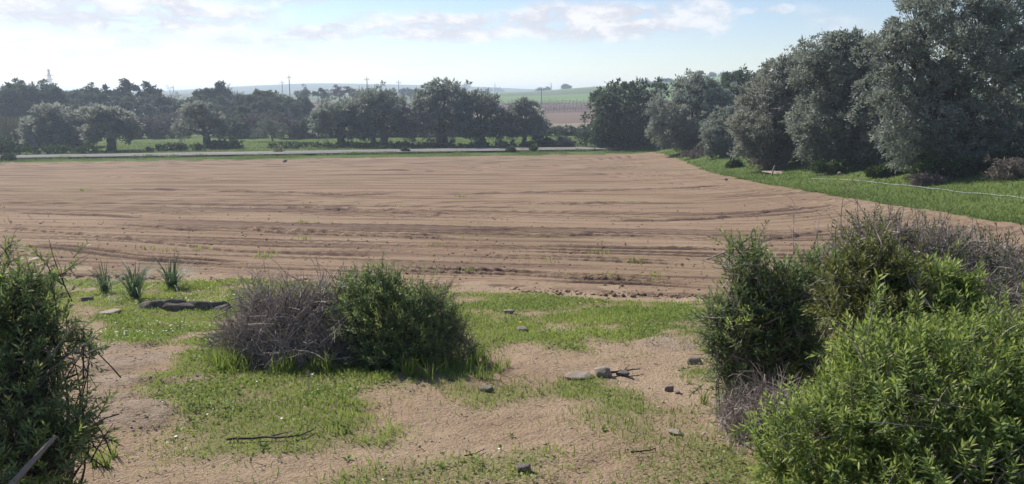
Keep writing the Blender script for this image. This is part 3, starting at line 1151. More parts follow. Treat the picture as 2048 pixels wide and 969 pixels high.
# ================================================================== trees beyond the road
OL = dict(mat=M_OLIVE, n_clump=400, n_leaf=23, rc=.34, L=.35, wd=.135, trunk_r=.42, fork=.22, twigs=50, grow=1.0)
GRP_ROW = 'olive trees in the row beyond the road'
tree('olive_tree', 'grey green olive at the west end of the row beyond the road', 'olive tree', 682,
     [(665, 236, 42, 30), (700, 240, 36, 30), (682, 218, 36, 20), (650, 255, 26, 22), (715, 260, 22, 20)], 85, group=GRP_ROW, **OL)
tree('olive_tree', 'olive with thick trunk beside a thinner one, second in the row', 'olive tree', 764,
     [(765, 225, 46, 36), (745, 205, 34, 22), (790, 240, 34, 32), (735, 250, 28, 28), (765, 195, 26, 14), (805, 255, 24, 22)], 84, group=GRP_ROW, **OL)
tree('olive_tree', 'slim olive trunk half hidden behind a thicker olive in the row', 'olive tree', 746,
     [(730, 235, 30, 28), (750, 222, 30, 26), (720, 252, 22, 20)], 89, group=GRP_ROW, **{**OL, 'trunk_r': .3, 'n_clump': 360})
tree('olive_tree', 'tallest olive in the row with its crown top against the sky', 'olive tree', 886,
     [(885, 215, 52, 42), (870, 190, 30, 20), (905, 195, 32, 22), (840, 238, 34, 32), (925, 240, 32, 34), (885, 250, 44, 30), (825, 255, 24, 22), (862, 178, 16, 9), (892, 180, 14, 9)],
     84, group=GRP_ROW, **{**OL, 'n_clump': 620})
tree('olive_tree', 'olive right after the tallest one, with a slightly leaning short trunk', 'olive tree', 965,
     [(955, 232, 36, 34), (985, 240, 36, 32), (965, 208, 32, 20), (945, 200, 16, 12), (1000, 258, 24, 20), (940, 262, 22, 20)], 84.5, group=GRP_ROW, **OL)
tree('olive_tree', 'smaller olive with thin leaning trunk at the east end of the row', 'olive tree', 1049,
     [(1045, 238, 34, 26), (1070, 248, 26, 26), (1020, 248, 26, 26), (1045, 218, 22, 14), (1075, 265, 18, 14), (1015, 262, 18, 15)], 84, group=GRP_ROW,
     **{**OL, 'trunk_r': .27, 'n_clump': 320})
tree('olive_tree', 'round olive with short thick trunk beside the wide gap in the bramble', 'olive tree', 211,
     [(205, 250, 38, 28), (238, 252, 36, 24), (190, 230, 22, 16), (225, 235, 28, 14), (255, 265, 22, 16), (180, 268, 18, 14)], 77, group='olive trees by the woodland', **{**OL, 'mat': M_OLIVE_BR, 'n_clump': 350})
tree('olive_tree', 'rounded olive standing over a dark bramble mound by the road', 'olive tree', 408,
     [(400, 240, 42, 28), (385, 225, 26, 16), (425, 255, 30, 24), (370, 258, 20, 20), (440, 265, 18, 16), (400, 215, 20, 10)], 83, group='olive trees by the woodland',
     **{**OL, 'mat': M_OLIVE_BR, 'n_clump': 200})
tree('olive_tree', 'bushy olive with foliage down to the verge beside the pale reeds', 'olive tree', 95,
     [(95, 250, 46, 30), (75, 275, 38, 22), (120, 272, 34, 24), (100, 228, 28, 16)], 80, group='olive trees by the woodland', **{**OL, 'mat': M_OLIVE_BR, 'n_clump': 400})
tree('olive_tree', 'bushy olive touching the round olive on its woodland side', 'olive tree', 150,
     [(150, 252, 32, 26), (165, 268, 26, 22), (135, 235, 22, 18), (140, 285, 30, 14)], 83, group='olive trees by the woodland', **{**OL, 'mat': M_OLIVE_BR, 'n_clump': 300})
tree('pale_shrub', 'pale grey green rounded shrub alone in front of the woodland', 'shrub', 541,
     [(530, 258, 24, 17), (555, 262, 24, 15), (515, 266, 12, 10), (540, 248, 18, 9)], 92, M_PALEBUSH, 110, 40, .3, .16, .06, .09, .2, twigs=20)

# -- low bushes and brambles along the road
LOW = dict(n_clump=140, n_leaf=30, rc=.22, L=.22, wd=.12, trunk_r=.05, fork=.1, twigs=16)
GRP_LOW = 'brambles along the road'
for lab, px, bl, dp, mt in [
    ('dark bramble mound at the foot of the rounded olive', 455, [(455, 286, 24, 9), (440, 290, 20, 7)], 80, M_BRAMBLE),
    ('long low bramble between the grass gap and the rounded olive', 345, [(325, 294, 26, 7), (355, 294, 24, 8), (385, 293, 22, 6)], 77, M_BRAMBLE),
    ('low dark bramble at the verge under the bushy olives', 130, [(90, 298, 45, 12), (140, 295, 40, 13), (175, 292, 28, 12)], 72, M_BRAMBLE),
    ('dark thicket at the west edge below the reeds', 15, [(5, 290, 35, 20), (30, 298, 26, 14)], 70, M_BRAMBLE),
    ('low green scrub under the first olives of the row', 610, [(550, 291, 30, 5), (600, 290, 40, 6), (650, 291, 36, 5)], 80.5, M_BRAMBLE),
    ('low green scrub under the thick double trunks', 740, [(700, 291, 34, 6), (750, 291, 36, 6), (800, 290, 30, 6)], 80.5, M_BRAMBLE),
    ('low green scrub under the tallest olive', 880, [(845, 291, 34, 7), (890, 291, 34, 6), (935, 290, 28, 7)], 81, M_BRAMBLE),
    ('low green scrub under the leaning olives', 1010, [(970, 291, 30, 6), (1010, 290, 30, 6), (1060, 289, 30, 5)], 81.5, M_BRAMBLE),
    ('leafy weed clump beside the pale green domed bush', 1090, [(1085, 286, 16, 10), (1100, 288, 10, 7)], 83, M_BRAMBLE),
    ('pale green domed bush by a fence post at the roadside', 1128, [(1128, 285, 22, 10), (1125, 278, 14, 6)], 83, M_PALEBUSH),
    ('dark weed tuft on the verge at the far west end', 12, [(12, 313, 10, 6)], 63, M_BRAMBLE),
    ('small weed tuft on the verge below the double trunks', 800, [(808, 297, 6, 4)], 74, M_BRAMBLE),
    ('small weed tuft on the verge below the leaning olive', 1022, [(1022, 295, 6, 4)], 75, M_BRAMBLE),
    ('small weed tuft on the verge east of the row', 1066, [(1066, 295, 6, 4)], 75.5, M_BRAMBLE),
    ('low dry weed tuft on the verge near the pale shrub', 560, [(556, 301, 8, 4)], 73, M_REED),
]:
    big = bl[0][2] > 12
    tree('bramble', lab, 'bush', px, bl, dp, mt, **{**LOW, 'n_clump': 80 if big else 24}, low=True, group=GRP_LOW)

# -- hedge behind the row, one piece of hedge after another
for k, (px0, px1, py, dp) in enumerate([(590, 700, 268, 101), (700, 810, 268, 102), (810, 930, 268, 103), (930, 1050, 268, 104), (1040, 1190, 266, 106)]):
    bl = [(x, py + (k % 2) + 1.5 * math.sin(x), 20, 10 + 2.5 * math.sin(x * 1.7)) for x in range(px0 + 8, px1, 22)]
    tree('hedge', ['dark hedge behind the first olive of the row', 'dark hedge behind the double trunks', 'dark hedge behind the tallest olive',
                   'dark hedge behind the leaning olives', 'dark hedge seen in the gap east of the olive row'][k], 'hedge', (px0 + px1) / 2, bl, dp, M_WOODLAND,
         200, 28, .3, .30, .16, .06, .1, twigs=10, group='hedge pieces behind the olive row')

# -- reed bed at the west edge
s = Soup()
base = P(15, HORIZON, 88)
bz = float(height(base.x, base.y))
for _ in range(900):
    x, y = rng.normal() * 1.6, rng.normal() * 1.0
    h_ = rng.uniform(1.6, 3.3)
    ln_ = rng.normal(size=2) * .25
    pts = np.array([[x, y, -.1], [x + ln_[0] * .4, y + ln_[1] * .4, h_ * .55], [x + ln_[0], y + ln_[1], h_]])
    s.tube(pts, [.03, .03, .01], 3, float(rng.random()))
tag(obj('reed_bed', s.mesh('reed_bed', M_REED), loc=(base.x, base.y, bz)), 'pale dry reed bed at the west edge of the woodland', 'reeds', kind='stuff')

# -- woodland: every tree its own object, sharing a few crowns
protos = []
for k, (mt, bl) in enumerate([
    (M_WOODLAND, [(1000, 150, 26, 30), (1040, 150, 26, 32), (1020, 125, 26, 24), (990, 185, 24, 28), (1050, 185, 24, 26)]),
    (M_WOODLAND, [(1010, 140, 30, 36), (1042, 160, 22, 30), (995, 175, 24, 34), (1030, 195, 26, 22)]),
    (M_DARKTREE, [(1024, 140, 34, 30), (1000, 160, 28, 30), (1048, 165, 28, 30), (1024, 190, 32, 24)]),
]):
    protos.append((mt, bl))


def proto_tree(name, label, cat, mt, bl, loc, group, n_clump=420, n_leaf=30, rc=.48, L=.46, wd=.22, tr=.2, hgt_=7.0, wid=5.0):
    root = thing(name, loc, label, cat, group)
    blobs = [((b[0] - 1024) / 60 * wid * .5, rng.normal() * wid * .08, hgt_ * (1 - (b[1] - 100) / 120.0), b[2] / 60 * wid * .5, b[2] / 60 * wid * .45, b[3] / 120 * hgt_) for b in bl]
    cm, pc = crown_mesh(name + '_crown', blobs, n_clump, n_leaf, rc, L, wd, mt, zmin=.1)
    tm = limbs_mesh(name + '_trunk', tr, (0, 0, hgt_ * .3), [b[:3] for b in blobs], pc[rng.choice(len(pc), 25, replace=False)], M_BARK)
    obj('trunk', tm, root)
    obj('crown', cm, root)
    return root


def at_depth(px, depth):
    q = P(px, HORIZON, depth)
    return (q.x, depth, float(height(q.x, depth)) - .05)


first = []
GW = 'evergreen trees of the woodland'
LWS = ['dark evergreen tree in the lower front rank of the long woodland', 'dark evergreen tree in the middle rank of the long woodland',
       'dark evergreen tree in the rear rank of the woodland against the sky']
GWS = ['front rank of the woodland', 'middle rank of the woodland', 'rear rank of the woodland']
LW = LWS[1]
GW = GWS[1]
for k, (mt, bl) in enumerate(protos):
    first.append(proto_tree('woodland_tree', LW, 'tree', mt, bl, at_depth(40 + 60 * k, 112), GW))
rw = random.Random(4)
for rowi, (dp, step, py_lo, py_hi) in enumerate(((112, 36, 205, 228), (122, 28, 190, 206), (134, 22, 180, 189))):
    px = -30 if rowi else 215
    while px < (560, 610, 625)[rowi]:
        k = rw.randrange(3)
        d_ = dp + rw.uniform(-4, 4)
        top = rw.uniform(py_lo, py_hi) - (5 if px < 260 and rowi == 2 else 0)
        loc = at_depth(px, d_)
        hh = EYE + (HORIZON - top) / FPX * d_ - loc[2]
        sz = hh / 7.0 * .86
        copy_tree(first[k], loc, rw.uniform(0, 6.28), (sz * rw.uniform(.9, 1.25), sz * 1.0, sz), LWS[rowi], GWS[rowi])
        px += step * rw.uniform(.75, 1.3)
for k in range(3):
    first[k].location = at_depth(20 + 46 * k, 118 + 3 * k)

# tall ragged trees whose heads stand against the sky
for lab, px, bl in [
    ('ragged tall tree group top beside the lattice pylon', 60, [(30, 178, 18, 14), (50, 172, 18, 14), (66, 168, 10, 10), (84, 172, 13, 12), (60, 186, 34, 10), (40, 165, 7, 6)]),
    ('small ragged tree top right of the lattice pylon', 112, [(106, 176, 8, 8), (112, 184, 10, 7), (96, 180, 8, 8)]),
    ('tall thin tree with two tufted heads above the woodland', 250, [(247, 162, 9, 7), (252, 174, 11, 8), (263, 168, 5, 5), (240, 180, 12, 7)]),
    ('small round tree head just above the woodland canopy', 186, [(186, 176, 9, 8), (180, 184, 8, 6), (192, 184, 7, 6)]),
    ('twin round tree heads beside the tufted tall tree', 290, [(292, 170, 7, 6), (276, 176, 9, 7), (298, 180, 12, 8), (312, 184, 10, 6)]),
    ('dark tree head with thin top before the bare crowns', 445, [(440, 174, 12, 9), (432, 182, 12, 8), (452, 182, 12, 8), (442, 166, 6, 5)]),
    ('low round tree head at the east end of the woodland', 528, [(526, 184, 14, 6), (540, 190, 14, 7), (510, 190, 12, 6)]),
    ('small tree heads standing between the bare crowns', 410, [(408, 182, 8, 6), (420, 180, 7, 7), (398, 187, 10, 6)]),
    ('flat dark tree head near the canopy gap', 155, [(155, 184, 14, 6), (140, 190, 12, 6), (168, 188, 10, 6)]),
    ('slanting small tree head left of the tufted tall tree', 215, [(214, 176, 5, 8), (220, 184, 9, 6)]),
]:
    bl = [(b[0], b[1] + 4, b[2] * 1.1, b[3]) for b in bl] + [(px - 8, 194, 13, 10), (px + 9, 196, 13, 10)]
    tree('tall_tree', lab, 'tree', px, bl, 140, M_EUC, 100, 24, .36, .42, .20, .22, .45, twigs=14, group='tree heads above the woodland')


def bare_tree(name, label, px, py_top, depth, wpx, group, parent_mat=M_BRUSH, levels=4, base_n=5):
    loc = at_depth(px, depth)
    hh = EYE + (HORIZON - py_top) / FPX * depth - loc[2]
    wd_ = wpx / FPX * depth
    root = thing(name, loc, label, 'tree', group)
    s1, s2 = Soup(), Soup()
    s1.tube(bezier((0, 0, -.2), (0, 0, hh * .5), rng.normal(size=3) * .15, 6), np.linspace(.2, .1, 6), 6)
    front = [(np.array([0, 0, hh * (.25 + .25 * rng.random())]), np.array([0, 0, 1.0]), hh * .35, .08) for _ in range(7)]
    for lv in range(levels):
        nxt = []
        for p0, d0, ln_, r0 in front:
            sp = np.array([wd_ / hh * 1.6, wd_ / hh * 1.6, .5])
            d1 = unit(d0 + rng.normal(size=3) * sp * .8 + np.array([0, 0, .25]))
            p1 = p0 + d1 * ln_ * rng.uniform(.7, 1.1)
            (s1 if lv < 1 else s2).tube(bezier(p0, p1, rng.normal(size=3) * ln_ * .08, 4), np.linspace(r0, r0 * .6, 4), 4, float(rng.random()))
            for _ in range(3):
                nxt.append((p0 + (p1 - p0) * rng.uniform(.5, 1), d1, ln_ * .55, max(r0 * .55, .018)))
        front = nxt
    obj('trunk', s1.mesh(name + '_trunk', parent_mat, True), root)
    obj('crown', s2.mesh(name + '_crown', parent_mat), root)
    return root


GB = 'leafless trees of the woodland'
b1 = bare_tree('bare_tree', 'pale leafless tree fanning above the woodland west of centre', 335, 164, 138, 60, GB)
bare_tree('bare_tree', 'leafless tree with spreading twigs above the woodland toward the poles', 470, 163, 138, 50, GB)
bare_tree('bare_tree', 'thin leafless tree just right of the lattice pylon', 135, 170, 140, 45, GB)
bare_tree('bare_tree', 'faint leafless tree between tufted tree and round head', 205, 176, 140, 30, GB)
LB = 'grey brown leafless brush tree inside the woodland face'
for i, (px, top, dp) in enumerate([(300, 215, 104), (330, 205, 108), (360, 212, 103), (470, 212, 104), (495, 218, 102), (440, 200, 108), (575, 222, 100), (600, 226, 101), (548, 214, 106),
                                   (270, 226, 102), (520, 205, 109), (240, 208, 110), (620, 225, 103), (390, 204, 108)]):
    loc = at_depth(px, dp)
    hh = EYE + (HORIZON - top) / FPX * dp - loc[2]
    b0 = EYE + (HORIZON - 164) / FPX * 138 - at_depth(335, 138)[2]
    copy_tree(b1, loc, i * 1.3, (hh / b0 * 1.2, hh / b0 * 1.2, hh / b0), LB, GB + ' face')

for i, (px, w_, h_, dp) in enumerate([(290, 34, 20, 99), (335, 36, 22, 101), (470, 36, 20, 99), (505, 34, 22, 101), (575, 34, 22, 99), (612, 34, 24, 100), (640, 30, 24, 101), (250, 30, 18, 100), (440, 30, 20, 102)]):
    tree('brush_thicket', ['brown thicket behind the grass gap', 'mauve brown thicket between the two round olives', 'brown thicket behind the bramble mound', 'greyish thicket beside the pale shrub',
                           'brown thicket east of the pale shrub', 'mauve thicket against the brown field', 'low thicket before the first olive of the row', 'brown thicket right behind the round olive',
                           'small thicket behind the rounded olive'][i], 'thicket', px,
         [(px - w_ * .5, 262, w_ * .5, h_), (px + w_ * .45, 264, w_ * .5, h_ * .9), (px, 252, w_ * .5, h_ * .8)], dp, (M_BRUSH, M_BRUSH, M_WOODLAND)[i % 3], 120, 24, .3, .36, .12, .08, .1, twigs=10,
         group='thickets at the foot of the woodland')

# ================================================================== trees on the bank
def bank_tree(lab, px, bl, dp, mt, n_clump, n_leaf, rc, L, wd, tr, name='olive_tree', cat='olive tree', fork=.25, trunks=1, twigs=70, **k):
    return tree(name, lab, cat, px, bl, dp, mt, n_clump, n_leaf, rc, L, wd, tr, fork, trunks=trunks, twigs=twigs, group='trees along the bank', grow=1.28, **k)


bank_tree('dark dense evergreen tree at the end of the road', 1250,
          [(1255, 235, 60, 52), (1215, 250, 34, 38), (1290, 225, 34, 44), (1240, 205, 36, 26), (1275, 200, 26, 20), (1190, 275, 26, 16), (1290, 270, 36, 26), (1225, 275, 36, 18)],
          80, M_DARKTREE, 800, 32, .38, .31, .15, .3, 'evergreen_tree', 'tree')
bank_tree('silvery olive beside the dark evergreen, foliage to the ground', 1392,
          [(1385, 225, 52, 46), (1350, 240, 38, 40), (1425, 235, 40, 42), (1385, 185, 34, 28), (1440, 210, 30, 26), (1390, 168, 20, 14), (1365, 265, 34, 24), (1425, 265, 36, 24), (1330, 232, 22, 24), (1345, 275, 34, 18), (1400, 280, 40, 18), (1450, 230, 34, 44)],
          66, M_OLIVE, 1000, 40, .34, .25, .095, .35)
bank_tree('dark tree rising behind the silvery olive on the bank', 1472,
          [(1472, 185, 32, 30), (1455, 200, 24, 26), (1490, 200, 22, 30), (1475, 165, 20, 14), (1470, 225, 36, 30)],
          76, M_DARKTREE, 480, 36, .38, .30, .13, .3, 'evergreen_tree', 'tree')
bank_tree('small rounded grey green bush tree in front of the olives', 1447,
          [(1447, 262, 34, 34), (1430, 275, 24, 24), (1462, 245, 22, 22), (1465, 280, 24, 20), (1447, 292, 32, 16), (1430, 296, 22, 12), (1470, 296, 20, 12)],
          55.5, M_OLIVE, 480, 40, .22, .18, .07, .12, 'bush_tree', 'tree')
bank_tree('wide olive with pinkish dry skirt in the middle of the bank', 1560,
          [(1545, 225, 56, 52), (1580, 165, 50, 44), (1515, 240, 36, 46), (1560, 270, 62, 34), (1600, 210, 44, 50), (1540, 180, 36, 36), (1610, 140, 32, 28), (1505, 275, 26, 24), (1578, 132, 24, 18), (1500, 290, 30, 20), (1580, 295, 44, 22), (1630, 290, 40, 26), (1540, 300, 44, 20), (1625, 180, 40, 50)],
          42, M_OLIVE_BR, 1600, 35, .25, .175, .066, .35, trunks=2, hang=.1)
bank_tree('tall olive standing between the wide olive and the giant one', 1690,
          [(1690, 135, 48, 46), (1660, 180, 52, 50), (1725, 170, 46, 60), (1650, 245, 50, 42), (1700, 240, 54, 48), (1690, 95, 30, 22), (1735, 110, 26, 26), (1640, 275, 34, 24), (1720, 285, 26, 20), (1680, 295, 40, 22), (1750, 250, 36, 56), (1700, 302, 60, 26), (1650, 300, 40, 24), (1745, 298, 40, 32), (1640, 130, 34, 40), (1735, 170, 40, 60)],
          36.5, M_OLIVE, 1600, 35, .24, .165, .062, .4, trunks=2)
bank_tree('giant olive towering out of the top of the picture', 1900,
          [(1900, 90, 95, 90), (1830, 140, 66, 70), (1960, 140, 95, 90), (1800, 200, 60, 60), (1870, 215, 75, 62), (1950, 240, 90, 60), (1900, 20, 70, 45), (1985, 30, 80, 60), (1850, 50, 40, 34),
           (1795, 130, 34, 36), (1800, 255, 46, 36), (1870, 275, 50, 30), (2060, 120, 70, 110), (2060, 230, 60, 60), (1800, 85, 34, 26), (1920, 300, 60, 26), (2000, 300, 60, 28), (1820, 285, 55, 36), (1880, 312, 60, 28), (1960, 318, 70, 30), (2050, 310, 60, 40), (1775, 175, 40, 60), (1770, 110, 34, 40)],
          29, M_OLIVE, 2600, 34, .22, .155, .052, .5, trunks=3, twigs=160)
bank_tree('olive just beyond the giant one at the edge of the picture', 2110,
          [(2110, 130, 80, 90), (2080, 220, 70, 60), (2140, 240, 70, 60)], 36, M_OLIVE, 800, 40, .26, .16, .06, .4)

# dry skirts and weeds below the trees
for lab, px, bl, dp, mt, nm in [
    ('pinkish dry brush skirt under the wide olive', 1560, [(1530, 300, 40, 14), (1580, 305, 46, 14), (1625, 305, 30, 14)], 41, M_BRUSH, 'dry_brush'),
    ('dark dry brush under the tall olive', 1690, [(1665, 312, 34, 14), (1710, 315, 40, 14)], 35, M_BRAMBLE, 'bramble'),
    ('dark bramble thicket under the giant olive', 1910, [(1890, 320, 46, 26), (1950, 325, 50, 30), (2000, 330, 40, 28), (1850, 310, 30, 16)], 27.5, M_BRAMBLE, 'bramble'),
    ('brown dry brush at the picture edge under the giant olive', 2030, [(2030, 345, 40, 26), (2070, 340, 40, 30)], 25, M_BRUSH, 'dry_brush'),
    ('dry grey brush where the bank meets the road', 1400, [(1395, 290, 22, 9), (1425, 297, 22, 9), (1380, 296, 16, 6)], 60, M_BRUSH, 'dry_brush'),
    ('spiky weed clump on the bank below the bush tree', 1472, [(1472, 316, 11, 9), (1464, 319, 8, 6)], 46, M_BRAMBLE, 'weed_clump'),
    ('brown dead weed patch on the grass bank', 1850, [(1845, 345, 16, 12), (1870, 350, 18, 10)], 27, M_BRUSH, 'dry_brush'),
    ('low weed clump under the giant olive beside the grass', 1790, [(1790, 325, 22, 10), (1760, 325, 16, 8)], 31, M_BRAMBLE, 'bramble'),
]:
    tree(nm, lab, 'brush' if mt == M_BRUSH else 'bush', px, bl, dp, mt, 170, 30, .13, .14, .03 if mt == M_BRUSH else .06, .03, .1, twigs=14, low=True, group='undergrowth on the bank')

# ================================================================== far trees, poles, vines
def far_tree(lab, px, depth, bl, group='far trees on the skyline', mt=M_WOODLAND):
    return tree('far_tree', lab, 'tree', px, bl, depth, mt, 60, 26, .002 * depth, .0012 * depth * 1.6, .0009 * depth, .0009 * depth, .3, twigs=6, group=group)


far_tree('dark round tree at the end of the woodland skyline', 608, 190, [(608, 186, 14, 8), (600, 190, 12, 7)])
far_tree('low dark tree near the end of the woodland skyline', 642, 195, [(642, 188, 14, 7), (652, 192, 10, 6)])
far_tree('half bare brownish tree on the skyline above the brown field', 679, 200, [(672, 180, 10, 9), (686, 180, 11, 9), (678, 188, 16, 8)], mt=M_BRUSH)
far_tree('dark tree east of the half bare one on the skyline', 705, 200, [(702, 186, 12, 8), (710, 190, 12, 7)])
far_tree('dark tree at the foot of the cross armed pole', 737, 190, [(730, 188, 12, 8), (745, 186, 12, 8), (738, 192, 18, 6)])
far_tree('tiny far tree, first of three east of the pole', 787, 330, [(787, 184, 4, 5), (787, 189, 4, 4)])
far_tree('tiny far flat tree, second of three east of the pole', 806, 340, [(806, 184, 6, 3), (806, 188, 2, 4)])
far_tree('tiny far round tree, third of three east of the pole', 820, 330, [(820, 186, 4, 5)])
far_tree('far tree just left of the tallest olive crown', 834, 300, [(834, 186, 6, 5), (828, 189, 4, 4)])
far_tree('far pale tree between olive crowns above the green field', 973, 260, [(974, 192, 5, 7), (982, 197, 8, 5)])
far_tree('lone round tree on the far ridge line', 1132, 520, [(1130, 184, 5, 4), (1135, 186, 4, 3)])
far_tree('distant tree clump on the ridge west of the lone tree', 1090, 560, [(1080, 187, 8, 3), (1095, 186, 8, 3)])
far_tree('distant dark tree clump on the low hill', 1000, 1000, [(975, 184, 12, 3), (1000, 183, 10, 3)])
far_tree('distant wooded crest behind the tallest olive', 920, 1100, [(905, 180, 16, 4), (930, 182, 12, 3)])
far_tree('small trees on the rising hill shoulder', 1330, 470, [(1328, 168, 5, 3), (1337, 167, 5, 3)])
far_tree('dark hedge line climbing the hill beside the trees', 1300, 460, [(1285, 173, 12, 3), (1310, 170, 12, 3)])
far_tree('tree clump on the hill crest', 1440, 490, [(1425, 157, 8, 2.5), (1445, 156, 9, 3), (1465, 157, 6, 2)])


def cross_pole(lab, px, py_top, depth, arms=1, r=.0009):
    loc = at_depth(px, depth)
    hh = EYE + (HORIZON - py_top) / FPX * depth - loc[2]
    root = thing('utility_pole', loc, lab, 'pole', 'power poles on the skyline')
    rr = r * depth * .75
    s = Soup()
    s.tube(np.array([[0, 0, -.5], [0, 0, hh * .5], [0, 0, hh]]), [rr * 1.2, rr, rr * .7], 8)
    obj('post', s.mesh('pole_post', M_POLE, True), root)
    for a_ in range(arms):
        s = Soup()
        za = hh - (.9 + a_ * 1.2) * depth / 250
        wa = 4.4 / FPX * depth
        s.tube(np.array([[-wa, 0, za], [0, 0, za], [wa, 0, za]]), rr * .55, 6)
        o = obj('crossarm', s.mesh('pole_crossarm', M_POLE, True), root)
        for sx in (-1, 0.0, 1):
            s = Soup()
            s.tube(np.array([[sx * wa * .92, 0, za], [sx * wa * .92, 0, za + .35], [sx * wa * .92, 0, za + .5 * depth / 250]]), [rr * .5, rr * .6, rr * .3], 6)
            obj('insulator', s.mesh('pole_insulator', M_STEEL, True), o)
    return root


cross_pole('tall pole with crossarm above the east end of the woodland', 580, 152, 250)
cross_pole('pole with crossarm rising from the dark skyline trees', 735, 156, 250)
cross_pole('fainter small pole left of the tall cross armed pole', 565.5, 162, 360, r=.0007)
cross_pole('faint far pole above the low hill', 798, 162, 420, r=.0007)
cross_pole('thin plain pole at the near edge of the green field', 1083, 178, 270, arms=0)
cross_pole('thin far mast over the distant tree clump', 990, 168, 620, arms=0, r=.0006)
cross_pole('thin far mast just east of the plain pole', 1102, 167, 520, arms=0, r=.0006)
cross_pole('thin far mast above the start of the rising hill', 1187, 172, 500, arms=0, r=.0006)

# lattice pylon behind the woodland
loc = at_depth(103, 330)
hh = EYE + (HORIZON - 141) / FPX * 330 - loc[2]
root = thing('lattice_pylon', loc, 'steel lattice pylon with three crossarms behind the woodland', 'pylon')
corner = lambda sx, sy, z: np.array([sx * (1.15 * (1 - z / hh) + .18), sy * (1.15 * (1 - z / hh) + .18), z])
for sx in (-1, 1):
    for sy in (-1, 1):
        s = Soup()
        s.tube(np.array([corner(sx, sy, z) for z in np.linspace(-.3, hh, 6)]), .09, 4)
        obj('leg', s.mesh('pylon_leg', M_STEEL), root)
s = Soup()
zs = np.linspace(.5, hh * .97, 12)
for a_, b_ in zip(zs[:-1], zs[1:]):
    for sx, sy, tx, ty in ((-1, -1, 1, -1), (1, -1, 1, 1), (1, 1, -1, 1), (-1, 1, -1, -1)):
        s.tube(np.array([corner(sx, sy, a_), corner(tx, ty, b_)]), .05, 3)
        s.tube(np.array([corner(tx, ty, a_), corner(sx, sy, b_)]), .05, 3)
obj('bracing', s.mesh('pylon_bracing', M_STEEL), root)
for f_, wa in ((.97, 1.0), (.80, 2.4), (.68, 1.9)):
    s = Soup()
    for dz in (0, .35):
        s.tube(np.array([[-wa, 0, hh * f_], [0, 0, hh * f_ + dz], [wa, 0, hh * f_]]), .08, 4)
    obj('crossarm', s.mesh('pylon_crossarm', M_STEEL), root)

# vine rows of the vineyard: too many stakes to tell apart
s = Soup()
for dp in np.concatenate([np.linspace(201, 212, 3), np.linspace(220, 288, 8)]):
    x0, x1 = -.05 * dp, .15 * dp
    for x in np.arange(x0, x1, 1.5 if dp < 215 else 2.6):
        z0 = float(height(x, dp))
        hv = rng.uniform(.9, 1.4)
        s.tube(np.array([[x, dp, z0 - .1], [x + rng.normal() * .06, dp, z0 + hv]]), .04 * dp / 240, 4, float(rng.random()))
        s.tube(bezier((x - .7, dp, z0 + .7), (x + .7, dp, z0 + .75 + rng.normal() * .15), (0, 0, rng.normal() * .2), 4), .035 * dp / 240, 3, float(rng.random()))
tag(obj('vine_rows', s.mesh('vine_rows', M_TWIG_DK)), 'rows of bare vines with stakes across the far vineyard', 'vines', kind='stuff')

# fence post by the domed bush, leaning stake under the wide olive
for lab, px, py0, py1, dp, lean, nm in [('short grey fence post beside the pale domed bush', 1151, 290, 279, 86, 0.05, 'fence_post'),
                                        ('thin leaning stake in front of the wide olive', 1553, 323, 300, 38, .25, 'garden_stake'),
                                        ('short stake at the roadside beside the dry verge weeds', 562, 302, 296, 73.5, .1, 'garden_stake')]:
    loc = at_depth(px, dp)
    hh = max(.5, (py0 - py1) / FPX * dp)
    s = Soup()
    pts = np.array([[0, 0, -.15], [lean * hh * .5, 0, hh * .5], [lean * hh + .01, .02, hh]])
    s.tube(pts, [.045, .042, .038], 7)
    s.tube(np.array([pts[2], pts[2] + [0, 0, .02]]), [.038, .001], 7)
    tag(obj(nm, s.mesh(nm, M_POLE, True), loc=loc), lab, 'post')

# ================================================================== foreground
def ground_pt(px, py):
    g_ = G(px, py)
    return np.array([g_.x, g_.y, float(fore_z(np.array([g_.x]), np.array([g_.y]))[0])])


# irrigation pipe lying on the bank
pp = []
for px, py in [(1622, 361), (1660, 361.5), (1700, 362), (1740, 366), (1775, 371), (1810, 374), (1850, 378), (1900, 384), (1950, 389), (2000, 394), (2060, 401), (2150, 412)]:
    g_ = G(px, py)
    pp.append([g_.x, g_.y, g_.z])
pp = np.array(pp)
ti = np.linspace(0, len(pp) - 1, 60)
pts = np.stack([np.interp(ti, np.arange(len(pp)), pp[:, k]) for k in range(3)], -1)
pts[:, 2] = height(pts[:, 0], pts[:, 1]) + fbm(pts[:, 0] / 2.5, pts[:, 1] / 2.5, 4, 2) * .22 * sstep(11.5, 14, pts[:, 0]) + .04
s = Soup()
s.tube(pts, .010, 8)
tag(obj('irrigation_pipe', s.mesh('irrigation_pipe', M_PIPE, True)), 'long pale irrigation pipe lying along the grass bank', 'pipe')


def rock_mesh(name, sx, sy, sz, mat, seed, sub=3, flat=.5):
    import bmesh
    bm = bmesh.new()
    bmesh.ops.create_icosphere(bm, subdivisions=sub, radius=1.0)
    V = np.array([v.co[:] for v in bm.verts])
    F = np.array([[v.index for v in f.verts] for f in bm.faces])
    bm.free()
    r = np.random.default_rng(seed)
    for _ in range(9):                                   # knock flat facets off
        nrm = unit(r.normal(size=3))
        if _ == 0:
            nrm = unit(np.array([r.normal() * .12, r.normal() * .12, 1.0]))
        dd = r.uniform(.55, .85) if _ else flat
        h_ = V @ nrm - dd
        V = V - np.clip(h_, 0, None)[:, None] * nrm * .92
    V = V * (1 + .34 * fbm(V[:, 0] * 2.6 + V[:, 2] * 1.3, V[:, 1] * 2 + V[:, 2], 4, seed)[:, None])
    return mesh_np(name, V * [sx, sy, sz], F, mat, {'rnd': np.full(len(V), .5)}, False)


